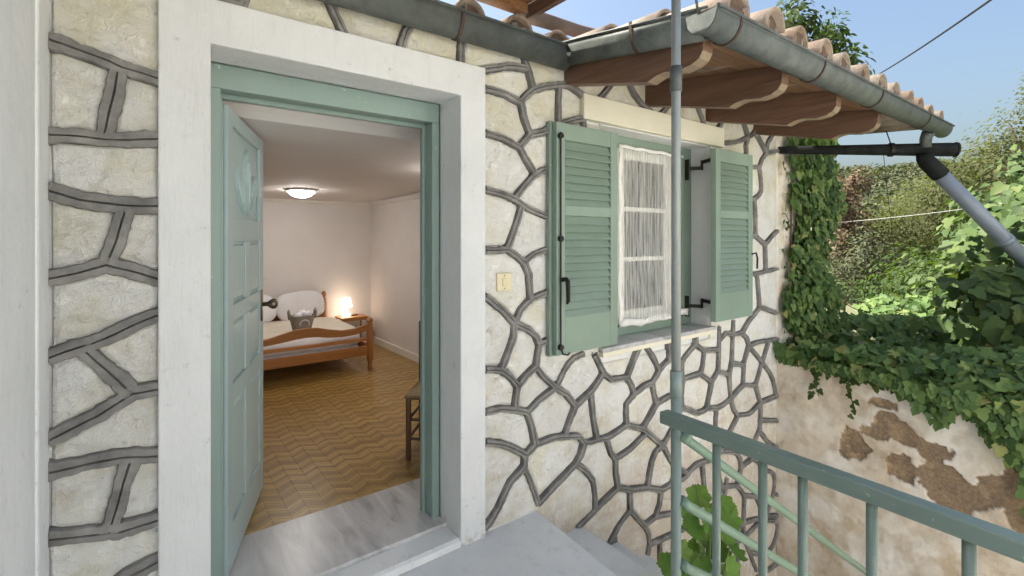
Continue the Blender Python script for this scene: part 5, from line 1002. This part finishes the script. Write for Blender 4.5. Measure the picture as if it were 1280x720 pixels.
for p in GL:
    nn = Vector((-.4+rng.uniform(-.6,.6), -.6+rng.uniform(-.5,.5), .6+rng.uniform(-.4,.4))).normalized(); t = Vector((rng.uniform(-.6,.8), rng.uniform(-.5,.2), -.75)); t = (t-nn*t.dot(nn)).normalized(); w_ = t.cross(nn); s_ = rng.uniform(.085,.13)
    q = link('leaf', gl, None, ge); q.matrix_parent_inverse = world_of(ge).inverted()
    q.matrix_basis = Matrix.Translation(Vector(p)-t*s_*.5) @ Matrix(((w_.x,t.x,nn.x),(w_.y,t.y,nn.y),(w_.z,t.z,nn.z))).to_4x4() @ Matrix.Diagonal((s_,s_,s_,1))
    MB().tube([(2.2+rng.uniform(-.04,.04),-.70+rng.uniform(-.04,.04),-.55), ((2.2+p[0])/2,(-.70+p[1])/2,p[2]-.12), tuple(Vector(p)-t*s_*.5)], [.006,.004,.003], 6).build('stem', green_stem, ge)
pot_m = simple('terracotta', (.42,.20,.11), (.32,.15,.085), 8, .85)
MB().lathe([(.0,0),(.10,0),(.14,.26),(.155,.26),(.155,.30),(.135,.30),(.125,.25),(0,.25)], (2.2,-.70,-.80), 20).build('pot', pot_m, ge, smooth=False)
MB().box(2.05,2.35,-.85,-.55,-1.84,-.80).build('plinth', porch_m, ge)
hoop = MB().tube([(2.165+.11*math.cos(a_), -.775+.02*math.sin(a_), -.165+.075*math.sin(a_)) for a_ in np.linspace(-.6, math.pi+.6, 18)], .004, 6).build('wire_hoop', simple('pale_wire', (.5,.5,.48), None, 9, .4, .7)); tag(hoop, 'thin pale wire hoop in front of the pelargonium leaves', 'wire')
# trees and shrubs behind
def tree(name, label, cat, base, ells, n, size, mat, trunk_r, shape=DIA, group=None, spread=.4, shell=.4):
    t = empty(name, base, label, cat, group)
    P, N = clumps(ells, n, spread, shell); k = len(P)
    link('crown', leaf_mesh('crown', P, N, np.c_[rng.normal(0,.7,k), rng.normal(0,.7,k), -.6+rng.normal(0,.5,k)], size*(.7+.6*rng.rand(k)), shape, mat), None, t)
    m_ = MB(); b = Vector(base); top = sum((Vector(c) for c, _ in ells), Vector())/len(ells)
    mid = b.lerp(top, .45) + Vector((rng.uniform(-.1,.1), rng.uniform(-.1,.1), 0)); m_.tube([b, b.lerp(mid,.5), mid], [trunk_r, trunk_r*.8, trunk_r*.65], 9)
    for c, r_ in ells:
        c = Vector(c); m_.tube([mid, mid.lerp(c,.5)+Vector((0,0,.08*r_[2])), c], [trunk_r*.6, trunk_r*.4, trunk_r*.22], 7)
        for q in range(5):
            d = Vector(rng.normal(0,1,3)).normalized(); m_.tube([c-(c-mid)*.25, c+Vector((d.x*r_[0],d.y*r_[1],abs(d.z)*r_[2]))*.5, c+Vector((d.x*r_[0],d.y*r_[1],abs(d.z)*r_[2]))*.9], [trunk_r*.25, trunk_r*.15, trunk_r*.05], 5)
    m_.build('trunk', bark_m, t); return t
tree('fig_tree', 'leafy green tree rising behind the roof tiles', 'tree', (9.9,1.9,-.2), [((9.35,1.9,5.35),(.50,.5,.48)),((9.95,1.8,5.05),(.55,.5,.45)),((10.55,1.75,5.15),(.45,.45,.50)),((9.0,2.0,5.0),(.3,.3,.45)),((10.3,1.6,4.5),(.65,.5,.5)),((11.0,1.7,4.55),(.35,.35,.42)),((9.75,1.9,4.3),(.9,.6,.5))], 2600, .12, fig_m, .07, OVAL, None, .5, .25)
tree('dry_tree', 'brown withered tree standing beyond the ivy', 'tree', (15.8,3.3,-.9), [((15.6,3.5,2.3),(.7,.7,.8)),((16.0,3.2,1.4),(.8,.8,.8)),((15.4,3.4,.8),(.75,.7,.7)),((16.1,3.2,2.9),(.5,.5,.6))], 3200, .13, dry_m, .10)
SH = [  # (name, label, material, leaf size, n, ellipsoids, base)
 ('olive_tree','dark olive tree below the dry brown tree', olive_m, .10, 3000, [((14.2,2.2,.9),(.9,.8,.7)),((13.6,2.6,.35),(.9,.8,.6)),((15.0,1.9,.3),(.8,.8,.7))], (14.3,2.2,-.9)),
 ('shrub','pale sunlit bush in the middle distance left of the slanting pipe', sun_m, .13, 4600, [((20.4,4.4,1.0),(2.0,1.6,1.1)),((22.0,3.4,1.5),(1.9,1.6,1.2)),((23.5,2.6,1.4),(1.8,1.4,1.2))], (21.8,3.5,-.9)),
 ('shrub','sunlit bush behind the elbow of the grey pipe', sun_m, .11, 4200, [((17.0,2.2,1.8),(1.3,1.1,1.0)),((18.2,1.6,2.3),(1.4,1.1,1.1)),((17.5,1.6,1.2),(1.3,1.0,.9))], (17.6,1.7,-.8)),
 ('loose_tree','loose sunlit tree above the slanting pipe', sun_m, .10, 3800, [((13.4,.5,2.1),(1.0,.9,.8)),((13.9,.0,2.7),(.95,.8,.7)),((14.4,-.3,2.2),(.9,.8,.9))], (13.8,.1,-.5)),
 ('loose_tree','tall loose tree at the upper right corner', sun_m, .085, 3400, [((11.2,-.45,2.5),(.75,.7,.7)),((11.5,-.75,3.1),(.6,.55,.55)),((11.8,-.95,3.7),(.42,.42,.55)),((11.0,-.7,1.9),(.8,.7,.7)),((12.0,-1.1,2.7),(.7,.6,.7))], (11.4,-.7,-.2)),
 ('shrub','low green bush just above the ivy mat', fig_m, .08, 2600, [((10.5,1.25,.15),(.8,.8,.45)),((11.2,.8,.25),(.7,.7,.5)),((9.7,1.0,-.05),(.7,.6,.4))], (10.6,1.0,-.2)),
 ('shrub','leafy bush under the lower end of the grey pipe', fig_m, .09, 3600, [((10.1,.3,.75),(.75,.7,.55)),((9.2,-.2,.75),(.7,.6,.5)),((9.9,-.4,1.15),(.7,.6,.55)),((8.5,-.6,.85),(.55,.5,.5))], (9.6,-.1,-.1)),
 ('shrub','broad leaved bush rising behind the vine', vine_m, .11, 3200, [((8.0,-.95,1.25),(.65,.55,.55)),((8.6,-1.1,1.75),(.7,.6,.55)),((7.4,-.75,.75),(.6,.5,.4)),((8.9,-1.2,2.3),(.5,.45,.45))], (8.2,-1.0,.1)),
 ('shrub','small dry-edged bush between the ivy column and the olive tree', olive_m, .08, 1600, [((9.6,1.55,.35),(.6,.5,.5)),((9.1,1.6,-.05),(.5,.5,.35))], (9.4,1.6,-.2)),
 ('shrub','far round green bush on the slope', olive_m, .20, 3600, [((36,9,.9),(3.0,2.6,1.5)),((40,7,1.5),(3.0,2.6,1.7)),((33,10.5,.4),(2.6,2.6,1.4))], (36,9,-.6)),
 ('shrub','far pale bush on the slope right of the round one', sun_m, .20, 3600, [((34,4.6,.9),(2.8,2.3,1.4)),((38,3.6,1.4),(3.0,2.3,1.6)),((31,4.0,.4),(2.4,2.2,1.3))], (34,4.2,-.7)),
]
for nm, lb, mt, ls, n, el, bs in SH:
    n, ls = (int(n*2.2), ls*.72) if mt in (sun_m, olive_m) else (n, ls)
    tree(nm, lb, 'tree' if 'tree' in nm else 'bush', bs, el, n, ls, mt, .06 if bs[0] < 20 else .12, OVAL if ls < .1 else DIA, None, .45, .35)
# scrub on the far hill: one mass of rounded bushes
def scrub(count, dmin, dmax, size, mat, seed):
    r = np.random.RandomState(seed); P = []; N = []
    for _ in range(count):
        a = R(r.uniform(46, 112)); d = dmin*(dmax/dmin)**r.rand(); x, y = d*math.sin(a), d*math.cos(a)-2
        if mnoise.noise(Vector((x*.03, y*.03, 8))) < -.22: continue
        z = hill_h(x, y); s_ = size*r.uniform(.5, 1.4)*(1+d/160); k = 26
        dd = r.normal(0, 1, (k, 3)); dd /= np.linalg.norm(dd, axis=1, keepdims=True); dd[:,2] = np.abs(dd[:,2])
        P.append(np.array([x, y, z]) + dd*np.array([s_, s_, s_*.95])*(.75+.35*r.rand(k,1))); N.append(dd + r.normal(0,.14,(k,3)))
    P = np.vstack(P); N = np.vstack(N); k = len(P)
    return leaf_mesh('hillside_scrub', P, N, r.normal(0,1,(k,3)), size*(.45+.35*r.rand(k))*(1+np.linalg.norm(P,axis=1)/220), DIA, mat)
tag(link('hillside_scrub', scrub(7600, 26, 260, 1.0, olive_m, 5)), 'olive green scrub covering the far hillside', 'scrub', kind='stuff')
tag(link('hillside_scrub', scrub(900, 24, 150, .85, sun_m, 9)), 'pale sunlit scrub scattered over the slope', 'scrub', kind='stuff')
# cables
cab_m = simple('black_cable', (.02,.02,.022), None, 10, .6)
def cable(name, label, a, b, sag, r_, mat):
    a, b = Vector(a), Vector(b)
    pts = [a.lerp(b, k/24) - Vector((0,0,sag*4*(k/24)*(1-k/24))) for k in range(25)]
    tag(MB().tube(pts, r_, 7).build(name, mat, None, smooth=True), label, 'cable')
cable('power_cable', 'black overhead cable crossing the sky from the treetop', (15.5,2.8,5.6), (6.2,-1.7,4.0), .08, .014, cab_m)
cable('white_line', 'thin pale line strung across the bushes', (5.55,-.0,1.60), (7.2,-1.15,1.83), .02, .004, simple('white_cord', (.7,.68,.6), None, 9, .8))
cable('hanging_wire', 'thin dark wire hanging from the trough', (5.0,-.62,2.2), (5.35,-.62,1.25), .05, .0025, cab_m)
